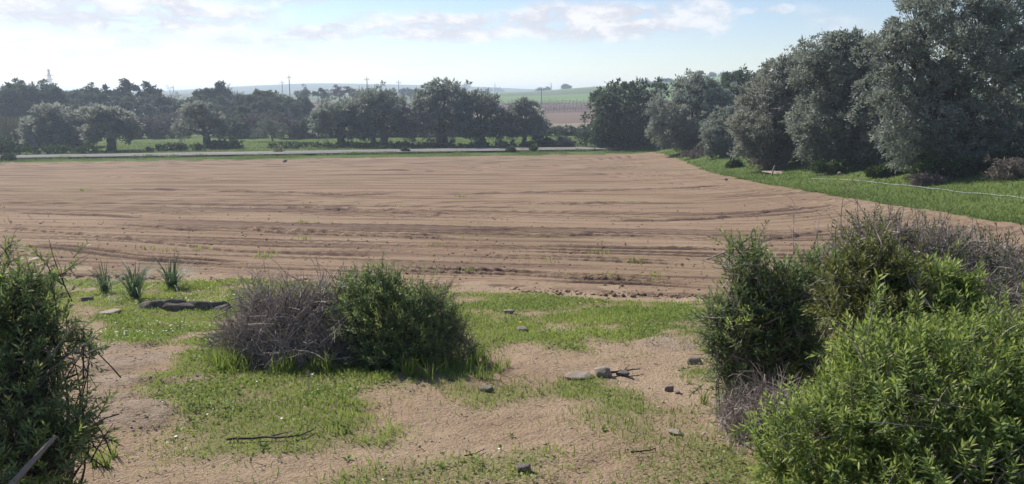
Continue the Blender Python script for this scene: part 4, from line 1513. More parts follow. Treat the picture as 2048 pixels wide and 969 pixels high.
def rock(lab, px, py, wpx, hpx, mat, seed, name='stone', sink=.3, depthf=.8, flat=.5, rz=0.0, sub=3, cat='stone', group='stones on the path'):
    g_ = ground_pt(px, py)
    k = g_[1] / FPX
    sx, sz = wpx * k * .5, hpx * k * .62
    o = obj(name, rock_mesh(name, sx, sx * depthf, sz, mat, seed, sub, flat), loc=(g_[0], g_[1] + sx * depthf * .6, g_[2] + sz * (1 - sink) * .5))
    o.rotation_euler = (0, 0, rz)
    return tag(o, lab, cat, group)


rock('flat topped angular stone standing in grass mid path', 1205, 755, 46, 34, M_STONE, 1, flat=.45)
rock('pale flat stone slab lying beside the flat topped stone', 1160, 758, 70, 12, M_STONE, 2, flat=.35)
rock('small dark stone behind the flat topped stone', 1248, 752, 34, 14, M_DARKSTONE, 3)
rock('pale rounded stone in the clover, larger of the two pale ones', 1045, 668, 26, 15, M_STONE, 4)
rock('pale stone near the field edge behind the rounded one', 1018, 629, 24, 13, M_STONE, 5)
rock('dark small stone at the field edge in bright clover', 1195, 615, 14, 10, M_DARKSTONE, 6)
rock('tan upright stone on the bare right side of the path', 1339, 778, 20, 20, M_STONE, 7)
rock('low tan stone beside the upright tan one', 1357, 783, 15, 8, M_STONE, 8)
rock('dark block of stone against the foot of the right shrub', 1392, 726, 36, 22, M_DARKSTONE, 9)
rock('grey rough stone in the sparse grass at the very front', 1045, 950, 36, 28, M_DARKSTONE, 10)
rock('dark clod like stone at the edge of the shrub shadow', 972, 783, 30, 16, M_DARKSTONE, 11)
rock('low flat stone half buried in the right of the path', 1350, 874, 40, 12, M_STONE, 12, flat=.35)
rock('small red brown stone left of the flat topped one', 1018, 790, 14, 9, M_STONE, 13)
rock('small stone in front of the dry shrub', 556, 745, 22, 10, M_STONE, 14)
g_ = ground_pt(366, 622)
s_ = Soup()
for i, (ox, w_, h_) in enumerate([(-.36, 0.195, .14), (-.20, 0.221, .16), (-.02, 0.234, .14), (.16, 0.208, .165), (.32, 0.195, .14), (.43, .09, .11)]):
    me = rock_mesh('rock_ledge_piece', w_, .10, h_, M_DARKSTONE, 120 + i, 3, .55)
    v_ = np.empty(len(me.vertices) * 3, np.float32)
    me.vertices.foreach_get('co', v_)
    s_.add(v_.reshape(-1, 3) + [ox, .05 * math.sin(i * 2.1) + .08, -.005 - .04 * ox], [p_.vertices[:] for p_ in me.polygons])
    bpy.data.meshes.remove(me)
tag(obj('rock_ledge', s_.mesh('rock_ledge', M_SHADEDROCK, False), loc=tuple(g_)), 'dark long low rock ledge below the asphodels', 'rock', 'rock outcrops')
rock('brown lump of rock beside the asphodel tuft at the shrub', 170, 610, 30, 12, M_DARKSTONE, 22, 'rock_lump', .3, .8, .5, 0, 3, 'rock', 'rock outcrops')
rock('low brown rock on the bare ground below the asphodels', 215, 632, 50, 12, M_SLAB, 23, 'rock_lump', .8, .8, .45, .1, 3, 'rock', 'rock outcrops')
g_ = G(1560, 345)
o = obj('flat_rock', rock_mesh('flat_rock', 1.0, .8, .10, M_SLAB, 41, 4, .4), loc=(g_.x, g_.y, g_.z - .01))
tag(o, 'pale flat rocks where field and bank meet', 'rock')
for lab, px, py, sd in [('pale stone on the grass bank above the pipe', 1678, 352, 43), ('white stone lying in the middle of the field', 570, 326, 44),
                        ('pale stone on the bare headland near the bank', 1452, 364, 45)]:
    g_ = G(px, py)
    k = g_.y / FPX
    tag(obj('stone', rock_mesh('stone', 5 * k, 4 * k, 4 * k, M_STONE, sd, 2), loc=(g_.x, g_.y, g_.z + 3 * k + .05)), lab, 'stone', 'stones on the path')

# sticks
def stick(lab, pxs, r, mat, lift=.012, forks=0, name='fallen_stick'):
    pts = []
    for px, py in pxs:
        q = ground_pt(px, py)
        q[2] += lift
        pts.append(q)
    pts = np.array(pts)
    base = pts[0].copy()
    ti = np.linspace(0, len(pts) - 1, 16)
    pl = np.stack([np.interp(ti, np.arange(len(pts)), pts[:, k]) for k in range(3)], -1) - base
    pl += rng.normal(size=pl.shape) * r * .25
    s = Soup()
    s.tube(pl, r * np.linspace(1, .45, 16), 6, .4)
    for f_ in range(forks):
        i = rng.integers(5, 13)
        d = pl[-1] - pl[0]
        e = pl[i] + d * .22 + np.array([rng.normal() * .03, rng.normal() * .05, .02])
        s.tube(bezier(pl[i], e, rng.normal(size=3) * .01, 5), r * np.linspace(.6, .25, 5), 5, .5)
    return tag(obj(name, s.mesh(name, mat, True), loc=tuple(base)), lab, 'stick', 'fallen sticks')


stick('long dark curved stick lying in front on the bare ground', [(455, 884), (520, 886), (575, 887), (612, 880), (632, 868)], .007, M_TWIG_DK, .02, 2)
stick('short dark stick beside the flat topped stone', [(1222, 752), (1245, 748), (1280, 742)], .009, M_TWIG_DK, .03, 1)
stick('thin twig lying across the sparse grass at the front', [(930, 925), (950, 918), (970, 905)], .004, M_TWIG_DK, .015)
stick('small dark twig on the bare path at the right', [(1262, 920), (1300, 915), (1310, 913)], .005, M_TWIG_DK, .012)

# -- shoots
ARR = {}


def shoot_set(mat, ll, lw, length, nodes, seed, n, segs):
    out_ = []
    for k in range(n):
        me = shoot_mesh('shoot', mat, ll, lw, length, nodes, seed + k, segs)
        lo = shoot_mesh('shoot_plain', mat, ll, lw, length, nodes, seed + k, 2, cheap=True)
        ARR[me.name] = mesh_arrays(lo)
        bpy.data.meshes.remove(lo)
        out_.append(me)
    return out_


SH_BIG = shoot_set(M_CISTUS, .029, .0066, .080, 8, 50, 5, 3)
SH_MID = shoot_set(M_CISTUS_DK, .032, .0080, .090, 7, 60, 4, 2)
SH_GRN = shoot_set(M_CISTUS, .032, .0082, .090, 7, 70, 4, 2)
SH_GREY = shoot_set(M_CISTUS_GREY, .027, .0065, .10, 7, 80, 3, 2)
SH_OLD = shoot_set(M_CISTUS_OLD, .028, .0075, .09, 7, 90, 3, 2)


def foot(px, depth):
    q = P(px, 700, depth)
    return (q.x, depth, float(height(q.x, depth)))


# front shrub at the lower right corner
shrub('bright_shrub', 'bright green narrow leaved shrub filling the lower right corner', 'shrub', foot(1850, 2.35),
      [wb(1830, 830, 230, 180, 2.3), wb(1980, 800, 230, 170, 2.45), wb(1640, 900, 140, 140, 2.25), wb(1770, 720, 110, 85, 2.5), wb(1930, 710, 130, 75, 2.6), wb(2120, 830, 200, 200, 2.4),
       wb(1720, 1000, 260, 160, 2.2), wb(1950, 980, 260, 200, 2.1)],
      SH_BIG, M_CISTUS, 4600, 300, M_TWIG, 200, .006, inner=.5, group='shrubs around the clearing', scale=(.55, 1.25), bare=260, bare_mat=M_TWIG)
# dark green shrub at its back-left
shrub('dark_shrub', 'dull green shrub with two pointed tips at the right edge of the path', 'shrub', foot(1500, 3.75),
      [wb(1500, 625, 80, 80, 3.75), wb(1560, 590, 80, 62, 3.85), wb(1465, 690, 70, 85, 3.65), wb(1560, 700, 100, 100, 3.7), wb(1482, 560, 26, 50, 3.8), wb(1505, 515, 20, 55, 3.8),
       wb(1464, 520, 16, 52, 3.75), wb(1630, 560, 60, 52, 3.95), wb(1425, 640, 36, 55, 3.7), wb(1500, 765, 80, 46, 3.6)],
      SH_MID[:3] + SH_GRN[:1], M_CISTUS_DK, 1700, 200, M_TWIG, 150, .006, inner=.35, group='shrubs around the clearing', bare=650, bare_mat=M_TWIG)
# yellowing shrub behind
shrub('yellowing_shrub', 'yellowish green open shrub between the dull one and bright one', 'shrub', foot(1740, 3.25),
      [wb(1740, 555, 85, 64, 3.25), wb(1690, 590, 60, 56, 3.2), wb(1790, 600, 70, 56, 3.2), wb(1740, 495, 36, 34, 3.3), wb(1740, 640, 110, 60, 3.1)],
      SH_OLD, M_CISTUS_OLD, 900, 140, M_TWIG_DK, 90, .006, inner=.45, group='shrubs around the clearing', bare=200, bare_mat=M_TWIG)
# grey half-dead shrub right at the back
shrub('grey_shrub', 'grey half dead twiggy shrub at the back of the right thicket', 'shrub', foot(1890, 4.4),
      [wb(1850, 510, 110, 70, 4.4), wb(1960, 520, 100, 60, 4.4), wb(1760, 470, 80, 50, 4.5), wb(2060, 540, 90, 60, 4.3), wb(1900, 590, 200, 80, 4.1), wb(1700, 520, 70, 60, 4.4)],
      SH_GREY, M_CISTUS_GREY, 900, 90, M_TWIG, 170, .006, inner=.4, group='shrubs around the clearing', bare=1300, bare_mat=M_TWIG)
# green one to the right of the yellowing shrub
shrub('small_green_shrub', 'small bright leafed shrub in the gap of the grey twigs', 'shrub', foot(1880, 3.3),
      [wb(1880, 590, 70, 55, 3.3), wb(1850, 630, 60, 50, 3.2), wb(1920, 640, 60, 50, 3.2)],
      SH_GRN, M_CISTUS, 550, 80, M_TWIG, 50, .005, inner=.5, group='shrubs around the clearing')
# dry twigs at the foot
q = foot(1510, 3.0)
root = thing('dry_shrub', q, 'low brown dry shrub at the feet of the right thicket', 'shrub', 'shrubs around the clearing')
B = [wb(1495, 835, 70, 55, 2.95), wb(1545, 815, 70, 60, 3.0)]
obj('dry_twigs', twig_tangle('dry_shrub', [(*(np.array(b[:3]) - q), *b[3:]) for b in B], 420, M_TWIG, .0028, (.08, .22)), root)
# tall bare sprays over the thicket
q = np.array(foot(1730, 4.2))
root = thing('bare_spray', tuple(q), 'tall thin half bare sprays sticking out above the thicket', 'branch')
s = Soup()
for px, py in [(1692, 372), (1700, 385), (1715, 400), (1665, 440), (1590, 420), (1830, 420), (1850, 430), (1780, 425), (1900, 445), (1945, 440), (1640, 430), (1808, 415), (1880, 430)]:
    e = np.array(P(px, py, 4.2)) - q
    st = np.array(P(px + rng.normal() * 30 + 25, 560, 4.25)) - q
    pl = bezier(st, e, rng.normal(size=3) * .05, 9)
    s.tube(pl, np.linspace(.0045, .0015, 9), 4, float(rng.random()))
    for i in range(3, 9):
        for _ in range(2):
            d = unit(rng.normal(size=3) + np.array([0, 0, .7]))
            s.tube(bezier(pl[i], pl[i] + d * rng.uniform(.03, .10), rng.normal(size=3) * .01, 4), np.linspace(.002, .0008, 4), 3, float(rng.random()))
obj('twigs', s.mesh('bare_spray', M_TWIG, True), root)

# shrub at the left edge
shrub('left_shrub', 'loose green shrub leaning in from the west edge of the picture', 'shrub', foot(30, 2.95),
      [wb(50, 585, 65, 65, 3.1), wb(20, 640, 110, 100, 3.0), wb(110, 690, 62, 90, 2.95), wb(40, 780, 120, 110, 2.8), wb(130, 870, 85, 75, 2.75), wb(40, 920, 140, 90, 2.6),
       wb(10, 522, 30, 28, 3.2), wb(110, 548, 18, 26, 3.1), wb(180, 710, 24, 26, 2.9), wb(190, 880, 45, 40, 2.75), wb(-60, 700, 120, 200, 2.9)],
      SH_GRN[:1] + SH_MID[:3], M_CISTUS_DK, 1100, 260, M_TWIG_DK, 170, .006, inner=.3, group='shrubs around the clearing', bare=420, bare_mat=M_TWIG_DK)
q = np.array(ground_pt(20, 965))
s = Soup()
a_, b_ = np.array(P(10, 985, 2.35)), np.array(P(112, 872, 2.5))
s.tube(bezier(a_ - q, b_ - q, rng.normal(size=3) * .01, 9), np.linspace(.013, .007, 9), 7, .15)
s.tube(bezier(a_ - q, [0, .05, -.05], (0, 0, .02), 5), .013, 7, .15)
tag(obj('dead_branch', s.mesh('dead_branch', M_TWIG, True), loc=tuple(q)), 'bare grey branch leaning in the bottom west corner shrub', 'branch')
s = Soup()
q = np.array(foot(80, 2.85))
for e_px in [(205, 668), (212, 690), (155, 650), (240, 590)][:3]:
    st = np.array(P(45, 800, 2.85)) - q
    pl = bezier(st, np.array(P(*e_px, 2.8)) - q, np.array([0, 0, .05]), 10)
    s.tube(pl, np.linspace(.004, .0012, 10), 4, .3)
    for i in range(4, 10):
        s.tube(bezier(pl[i], pl[i] + unit(rng.normal(size=3)) * .06, (0, 0, 0), 3), [.002, .0015, .0008], 3, .4)
tag(obj('bare_spray', s.mesh('left_spray', M_TWIG, True), loc=tuple(q)), 'thin arching twigs reaching out of the west edge shrub over the path', 'branch')

# centre shrubs
GC = ground_pt(800, 745)
dC = GC[1]
shrub('green_shrub', 'dense green shrub in the middle of the clearing beside dry twigs', 'shrub', foot(790, dC + .25),
      [wb(780, 650, 110, 85, dC + .3), wb(740, 600, 75, 50, dC + .35), wb(830, 680, 95, 65, dC + .25), wb(700, 640, 45, 50, dC + .3), wb(760, 565, 50, 26, dC + .4), wb(870, 640, 50, 50, dC + .35),
       wb(790, 715, 95, 36, dC + .15)],
      SH_GRN[:1] + SH_MID[:3], M_CISTUS_DK, 1800, 180, M_TWIG_DK, 90, .007, inner=.5, group='shrubs around the clearing', scale=(.8, 1.35))
shrub('sparse_shrub', 'thin grey green sprays at the path side of the middle shrub', 'shrub', foot(890, dC + .45),
      [wb(865, 605, 42, 40, dC + .45), wb(905, 660, 40, 40, dC + .4), wb(925, 700, 45, 26, dC + .35)],
      SH_GREY, M_CISTUS_GREY, 190, 60, M_TWIG, 60, .004, inner=.3, group='shrubs around the clearing', bare=130, bare_mat=M_TWIG)
shrub('thin_shrub', 'thin grey sprays rising behind the dense green shrub', 'shrub', foot(705, dC + .6),
      [wb(705, 570, 45, 26, dC + .6), wb(690, 620, 45, 50, dC + .6)], SH_GREY, M_CISTUS_GREY, 160, 40, M_TWIG, 40, .004, inner=.3, group='shrubs around the clearing', bare=90, bare_mat=M_TWIG)
q = foot(560, dC + .4)
root = thing('dead_shrub', q, 'sprawling dead brown shrub of tangled twigs beside the dense green one', 'shrub', 'shrubs around the clearing')
B = [wb(560, 660, 110, 60, dC + .4), wb(490, 685, 70, 38, dC + .35), wb(630, 620, 80, 62, dC + .5), wb(670, 670, 60, 60, dC + .3), wb(600, 690, 120, 42, dC + .3), wb(530, 605, 60, 34, dC + .6)]
Bl = [(*(np.array(b[:3]) - q), *b[3:]) for b in B]
obj('dry_twigs', twig_tangle('dead_shrub', Bl, 1500, M_TWIG, .0052, (.16, .48)), root)
s = Soup()
for e_px in [(770, 552), (690, 560), (500, 600), (470, 640), (440, 660), (620, 565), (555, 590), (655, 585), (590, 575), (720, 600), (445, 690), (530, 640)]:
    st = np.array(P(600 + rng.normal() * 40, 715, dC + .35)) - q
    pl = bezier(st, np.array(P(*e_px, dC + .45)) - q, rng.normal(size=3) * .05 + np.array([0, 0, .08]), 10)
    s.tube(pl, np.linspace(.009, .002, 10), 5, float(rng.random() * .4))
obj('branches', s.mesh('dead_branches', M_TWIG_DK, True), root)

# asphodel tufts
def asphodel(lab, px, py, hpx, n, seed):
    r = np.random.default_rng(seed)
    g_ = ground_pt(px, py)
    hh = hpx / FPX * g_[1]
    root = thing('asphodel_tuft', tuple(g_), lab, 'plant', 'asphodel tufts at the field edge')
    for me_k in range(n):
        o = obj('leaf', ASPH[r.integers(0, len(ASPH))], root)
        sc = hh * 1.22 * r.uniform(.65, 1.12)
        o.scale = (sc, sc, sc)
        tilt = abs(r.normal()) * .42
        o.rotation_euler = (0, tilt, r.uniform(0, 6.283))
        o.location = (r.normal() * .025, r.normal() * .025, -.01)
    return root


ASPH = []
for k in range(6):
    s = Soup()
    T = np.linspace(0, 1, 8)
    arch = .16 + .15 * k
    cx_ = arch * T ** 2.2 * 1.0
    cz_ = T * 1.05 - .28 * arch * T ** 3
    wd_ = .0145 * np.interp(T, [0, .2, .6, 1], [.9, 1, .75, .03])
    L_ = np.stack([cx_ - 0 * T, wd_, cz_ + wd_ * .5], -1)
    C_ = np.stack([cx_, 0 * T, cz_], -1)
    R_ = np.stack([cx_, -wd_, cz_ + wd_ * .5], -1)
    s.add(np.concatenate([L_, C_, R_]), [[i, i + 1, 8 + i + 1, 8 + i] for i in range(7)] + [[8 + i, 9 + i, 17 + i, 16 + i] for i in range(7)], .3 + .1 * k)
    ASPH.append(s.mesh('asphodel_leaf', M_ASPH, True))
asphodel('asphodel tuft nearest the dark ledge, middle of the three', 272, 604, 74, 95, 1)
asphodel('asphodel tuft standing highest by the field edge', 344, 578, 64, 95, 2)
asphodel('slim asphodel tuft next to the west edge shrub', 212, 592, 60, 66, 3)
asphodel('asphodel tuft half hidden behind the west edge shrub', 100, 588, 54, 60, 4)
asphodel('tiny asphodel sprout in the clover below the ledge', 362, 655, 34, 10, 5)

# dry stalk in the clover
g_ = ground_pt(617, 790)
s = Soup()
s.tube(bezier((0, 0, -.02), (.005, 0, .15), (.006, .004, 0), 7), np.linspace(.003, .0015, 7), 5, .4)
for i in range(6):
    z_ = .05 + .017 * i
    s.tube(bezier((0, 0, z_), (rng.normal() * .02, rng.normal() * .02, z_ + .02), (0, 0, 0), 3), [.002, .0015, .001], 3, .5)
tag(obj('dry_stalk', s.mesh('dry_stalk', M_TWIG, True), loc=tuple(g_)), 'thin brown dry stalk standing in the clover before the dead shrub', 'stalk')


# ================================================================== grass, herbs, pebbles
def scatter(n, y0, y1, dens, xmax=None):
    """random ground points in the near wedge, kept by density"""
    y = np.sqrt(rng.random(n) * (y1 ** 2 - y0 ** 2) + y0 ** 2)
    x = (rng.random(n) * 2 - 1) * (0.86 * y + .9)
    k = (rng.random(n) < dens(x, y)) & (y < field_near(x) + .2)
    x, y = x[k], y[k]
    return np.stack([x, y, fore_z(x, y)], -1)


def blades(p, hgt_, wd, lean, tone):
    """bent blades: 5 vertices, a quad and a triangle each"""
    n = len(p)
    a_ = rng.random(n) * 6.283
    s_ = np.stack([np.cos(a_), np.sin(a_), 0 * a_], -1)
    b_ = rng.random(n) * 6.283
    dr = np.stack([np.cos(b_), np.sin(b_), 0 * b_], -1) * (lean * rng.random(n) * hgt_)[:, None]
    upv = np.stack([0 * a_, 0 * a_, hgt_], -1)
    w2 = (wd * .5)[:, None] if not np.isscalar(wd) else wd * .5
    V = np.stack([p - s_ * w2, p + s_ * w2, p + upv * .55 + dr * .35 + s_ * w2 * .8, p + upv * .55 + dr * .35 - s_ * w2 * .8, p + upv + dr], 1)
    i = np.arange(n)[:, None] * 5
    F4 = i + np.array([[0, 1, 2, 3]])
    F3 = i + np.array([[3, 2, 4]])
    return V.reshape(-1, 3), F4, F3, np.repeat(tone, 5)


p = scatter(580000, 2.2, 13.2, lambda x, y: grass_at(x, y) ** 1.4 * np.clip(6.0 / y, .35, 1.0))
hgt_ = .62 * (.022 + .030 * rng.random(len(p)) + .035 * rng.random(len(p)) ** 4) * (.7 + 1.4 * np.clip(fbm(p[:, 0] * 1.3, p[:, 1] * 1.3, 3, 33) + .2, 0, .8))
tone = np.clip(.45 + 1.6 * fbm(p[:, 0] * .9, p[:, 1] * .9, 3, 31) + rng.normal(size=len(p)) * .16, 0, 1)
V, F4, F3, A = blades(p, hgt_, .0040 + .0010 * p[:, 1] * .6, .9, tone)
tag(obj('grass', mesh_np('grass', V, [F4, F3], M_GRASS, {'rnd': A})), 'short green grass covering the clearing', 'grass', kind='stuff')
N_GRASS = len(p)

# clover leaves close to the soil
p = scatter(260000, 2.2, 12.5, lambda x, y: grass_at(x, y) ** 1.2 * sstep(-.12, .1, fbm(x * 1.1, y * 1.1, 3, 41)) * np.clip(5.5 / y, .35, 1.0))
p[:, 2] += .008 + .022 * rng.random(len(p))
d = unit(rng.normal(size=p.shape) * [1, 1, .35] + [0, 0, .15])
L_ = .014 + .012 * rng.random(len(p))
V, F = leaf_quads(p, d, L_, L_ * .75, .12)
tag(obj('clover', mesh_np('clover', V, F, M_HERB, {'rnd': np.repeat(np.clip(.45 + rng.normal(size=len(p)) * .22, 0, 1), 4)})),
    'low clover leaves mixed through the grass', 'clover', kind='stuff')

# tall grass at the foot of the dead shrub and the right thicket
tp = []
for px, py, rx, ry, n in [(455, 742, 32, 10, 520), (560, 746, 70, 12, 260), (640, 742, 30, 16, 150), (940, 735, 70, 26, 420), (860, 755, 80, 14, 200), (1460, 812, 45, 40, 360), (1530, 890, 60, 70, 420),
                          (1560, 960, 80, 40, 300), (160, 905, 60, 40, 150)]:
    heads = [(px + rng.normal() * .5 * rx, py + rng.normal() * .5 * ry) for _ in range(max(3, n // 22))]
    for _ in range(n):
        hx, hy = heads[rng.integers(0, len(heads))]
        tp.append((hx + rng.normal() * 4.5, hy + rng.normal() * 2.0))
pts = np.array([[(px_ - 1024), py_] for px_, py_ in tp])
# plane of sight lines to land, all at once
dirs = np.stack([pts[:, 0], FPX * math.cos(PITCH) + (484.5 - pts[:, 1]) * math.sin(PITCH), -FPX * math.sin(PITCH) + (484.5 - pts[:, 1]) * math.cos(PITCH)], -1)
dirs = dirs / dirs[:, 1:2]
tdep = np.full(len(dirs), 4.0)
for _ in range(40):
    tdep = .5 * tdep + .5 * (height(dirs[:, 0] * tdep, tdep) - EYE) / dirs[:, 2]
x, y = dirs[:, 0] * tdep, tdep
p = np.stack([x, y, fore_z(x, y)], -1)
hgt_ = .04 + .13 * rng.random(len(p)) ** 1.8
V, F4, F3, A = blades(p, hgt_, .006, .8, np.clip(.3 + rng.normal(size=len(p)) * .2, 0, 1))
tag(obj('tall_grass', mesh_np('tall_grass', V, [F4, F3], M_GRASS, {'rnd': A})), 'longer grass at the feet of the shrubs', 'grass', kind='stuff')

# straw and dry grass on the bare ground
p = scatter(90000, 2.2, 11, lambda x, y: (.10 + .5 * sstep(.1, .45, grass_at(x, y)) * (1 - sstep(.5, .9, grass_at(x, y)))) * np.clip(5 / y, .3, 1))
hgt_ = .006 + .020 * rng.random(len(p))
V, F4, F3, A = blades(p, hgt_, .003, 3.0, rng.random(len(p)))
tag(obj('dry_grass', mesh_np('dry_grass', V, [F4, F3], M_DRYGRASS, {'rnd': A})), 'dry straw and withered grass on the bare ground', 'grass', kind='stuff')

# sparse weeds on the bare path
p = scatter(60000, 2.2, 10, lambda x, y: sstep(.06, .2, fbm(x * 2.3, y * 2.3, 3, 51)) * .5)
hgt_ = .008 + .018 * rng.random(len(p))
V, F4, F3, A = blades(p, hgt_, .0035, 1.2, np.clip(.25 + rng.normal(size=len(p)) * .15, 0, 1))
tag(obj('sparse_weeds', mesh_np('sparse_weeds', V, [F4, F3], M_GRASS, {'rnd': A})), 'thin patches of small weeds on the sandy path', 'weeds', kind='stuff')

# pale leaf litter left of the clover
p = scatter(30000, 2.4, 9, lambda x, y: .05 + .45 * np.exp(-((x + 1.6) / .7) ** 2 - ((y - 4.0) / .7) ** 2) + .3 * np.exp(-((x - 1.35) / .35) ** 2 - ((y - 3.4) / .8) ** 2) + .25 * np.exp(-((x + 1.7) / .3) ** 2 - ((y - 3.1) / .5) ** 2))
p[:, 2] += .006
d = unit(rng.normal(size=p.shape) * [1, 1, .25])
L_ = .012 + .016 * rng.random(len(p))
V, F = leaf_quads(p, d, L_, L_ * .5, .2)
tag(obj('leaf_litter', mesh_np('leaf_litter', V, F, M_DRYGRASS, {'rnd': np.repeat(rng.random(len(p)), 4)})), 'pale withered leaf litter on the ground', 'leaf litter', kind='stuff')


# flat rosettes of broad leaved weeds
c_ = scatter(1500, 2.3, 10, lambda x, y: .06 + .35 * grass_at(x, y))
k = np.repeat(np.arange(len(c_)), 9)
a_ = rng.random(len(k)) * 6.283
d = unit(np.stack([np.cos(a_), np.sin(a_), .25 + .35 * rng.random(len(k))], -1))
L_ = (.018 + .028 * rng.random(len(c_)))[k] * (.6 + .6 * rng.random(len(k)))
V, F = leaf_quads(c_[k] + [0, 0, .006], d, L_, L_ * .38, .15)
tag(obj('broadleaf_weeds', mesh_np('broadleaf_weeds', V, F, M_HERB, {'rnd': np.repeat(np.clip(rng.random(len(c_))[k] * .8 + rng.normal(size=len(k)) * .1, 0, 1), 4)})),
    'small flat rosettes of broad leaved weeds in the grass', 'weeds', kind='stuff')

s = Soup()
p = scatter(2600, 2.2, 8, lambda x, y: .35 + .4 * (x > 1.2))
for q in p:
    a_, ln_ = rng.random() * 6.283, rng.uniform(.015, .07)
    d = np.array([math.cos(a_), math.sin(a_), rng.normal() * .12]) * ln_
    s.tube(bezier(q + [0, 0, .006], q + d + [0, 0, .008], rng.normal(size=3) * ln_ * .12, 3), [.0022, .0018, .001], 3, float(rng.random()))
tag(obj('twig_litter', s.mesh('twig_litter', M_TWIG_DK)), 'small broken twigs strewn on the ground', 'twigs', kind='stuff')


def pebble_mesh(name, p, r, mat, sq=.6):
    base = np.array([[1, 0, 0], [0, 1, 0], [-1, 0, 0], [0, -1, 0], [0, 0, 1], [0, 0, -1]], float)
    f = np.array([[0, 1, 4], [1, 2, 4], [2, 3, 4], [3, 0, 4], [1, 0, 5], [2, 1, 5], [3, 2, 5], [0, 3, 5]])
    n = len(p)
    V = base[None] * r[:, None, None] * (.6 + .8 * rng.random((n, 6, 1))) * np.array([1, 1, sq])
    a_ = rng.random(n) * 6.283
    c_, s_ = np.cos(a_)[:, None], np.sin(a_)[:, None]
    V = np.stack([V[..., 0] * c_ - V[..., 1] * s_, V[..., 0] * s_ + V[..., 1] * c_, V[..., 2]], -1) + p[:, None, :]
    F = (f[None] + np.arange(n)[:, None, None] * 6).reshape(-1, 3)
    return mesh_np(name, V.reshape(-1, 3), F, mat)


p = scatter(20000, 2.2, 10, lambda x, y: (1 - .8 * grass_at(x, y)) * (.25 + .75 * sstep(-.05, .15, fbm(x * 1.2, y * 1.2, 3, 61))))
r_ = .003 + .012 * rng.random(len(p)) ** 5 + .004 * rng.random(len(p))
tag(obj('pebbles', pebble_mesh('pebbles', p, r_, M_SLAB)), 'small stones and grit strewn over the path', 'pebbles', kind='stuff')
p = scatter(1500, 2.2, 10, lambda x, y: (1 - .9 * grass_at(x, y)) * sstep(.0, .15, fbm(x * .9, y * .9, 3, 62)))
tag(obj('dark_grit', pebble_mesh('dark_grit', p, .005 + .014 * rng.random(len(p)) ** 4, M_DARKSTONE)), 'dark clods and grit on the path', 'grit', kind='stuff')

# clods along the field edge and over the near field
n = 2200
y = 1 / rng.uniform(1 / 24, 1 / 9, n)
x = rng.uniform(-.75, .75, n) * y
k = field_margin(x, y) > .15
x, y = x[k], y[k]
tag(obj('soil_crumbs', pebble_mesh('soil_crumbs', np.stack([x, y, height(x, y) - .002], -1), .006 + .016 * rng.random(len(x)) ** 3 + .0004 * y, M_SOIL, .8)), 'crumbs of earth over the near furrows', 'clods', kind='stuff')
n = 2600
x = rng.uniform(-14, 11, n)
y = field_near(x) + np.abs(rng.normal(size=n)) * .22 - .1 + (rng.random(n) < .10) * rng.random(n) * 6
z = height(x, y) + .0
tag(obj('soil_clods', pebble_mesh('soil_clods', np.stack([x, y, z], -1), .012 + .035 * rng.random(n) ** 3, M_SOIL, .7)), 'earth clods along the field edge', 'clods', kind='stuff')

# daisies
p = scatter(9000, 2.6, 12.5, lambda x, y: grass_at(x, y) * (.10 + .5 * ((x < -1.6) & (y > 5.5))) * sstep(-.05, .12, fbm(x * .8, y * .8, 2, 71)))
k = len(p)
p[:, 2] += .03 + .02 * rng.random(k)
ang = np.arange(6) * 1.047
r_ = .005 + .003 * rng.random(k)
ring = np.stack([np.cos(ang), np.sin(ang), 0 * ang], -1)
V = np.concatenate([(p[:, None, :] + ring[None] * r_[:, None, None] + rng.normal(size=(k, 6, 3)) * .001)], 1).reshape(-1, 3)
F = np.arange(k * 6).reshape(-1, 6)
tag(obj('daisies', mesh_np('daisies', V, F, M_PETAL)), 'tiny white daisies dotted through the grass', 'flowers', kind='stuff')
s = Soup()
for px, py in [(554, 597), (1192, 606), (940, 605), (1040, 655), (1160, 610), (835, 740)]:
    g_ = ground_pt(px, py + 6)
    s.tube(np.array([g_, g_ + [0, 0, .06]]), .0018, 3)
    c0 = g_ + [0, 0, .06]
    for a_ in np.arange(8) * .785:
        t_ = np.array([math.cos(a_), math.sin(a_), .3])
        e_ = np.array([-math.sin(a_), math.cos(a_), 0])
        s.add(np.array([c0, c0 + t_ * .010 + e_ * .006, c0 + t_ * .018, c0 + t_ * .010 - e_ * .006]), [[0, 1, 2, 3]])
tag(obj('yellow_flowers', s.mesh('yellow_flowers', M_YPETAL)), 'few small yellow orange flowers in the grass', 'flowers', kind='stuff')


def spikes(p, hgt_, wd, lean, tone):
    n = len(p)
    a_ = rng.random(n) * 6.283
    s_ = np.stack([np.cos(a_), np.sin(a_), 0 * a_], -1) * (np.broadcast_to(np.asarray(wd, float), (n,)) * .6)[:, None]
    dr = np.stack([*(rng.normal(size=(2, n)) * lean * .5 * hgt_), hgt_], -1)
    V = np.stack([p - s_, p + s_, p + dr], 1).reshape(-1, 3)
    return V, None, np.arange(3 * n).reshape(-1, 3), np.repeat(tone, 3)


# grass and herbs on the verge, the bank and under the trees
def far_blades(name, lab, x, y, hgt_, wd, mat=M_GRASS, tone0=.45):
    z = height(x, y) + fbm(x / 2.5, y / 2.5, 4, 2) * .22 * sstep(11.5, 14, np.abs(x) + 20 * (y > 60)) - .02
    V, F4, F3, A = spikes(np.stack([x, y, z], -1), hgt_, wd, .9, np.clip(tone0 + 1.3 * fbm(x / 2, y / 2, 3, 81) + rng.normal(size=len(x)) * .15, 0, 1))
    tag(obj(name, mesh_np(name, V, F3, mat, {'rnd': A})), lab, 'grass', kind='stuff')


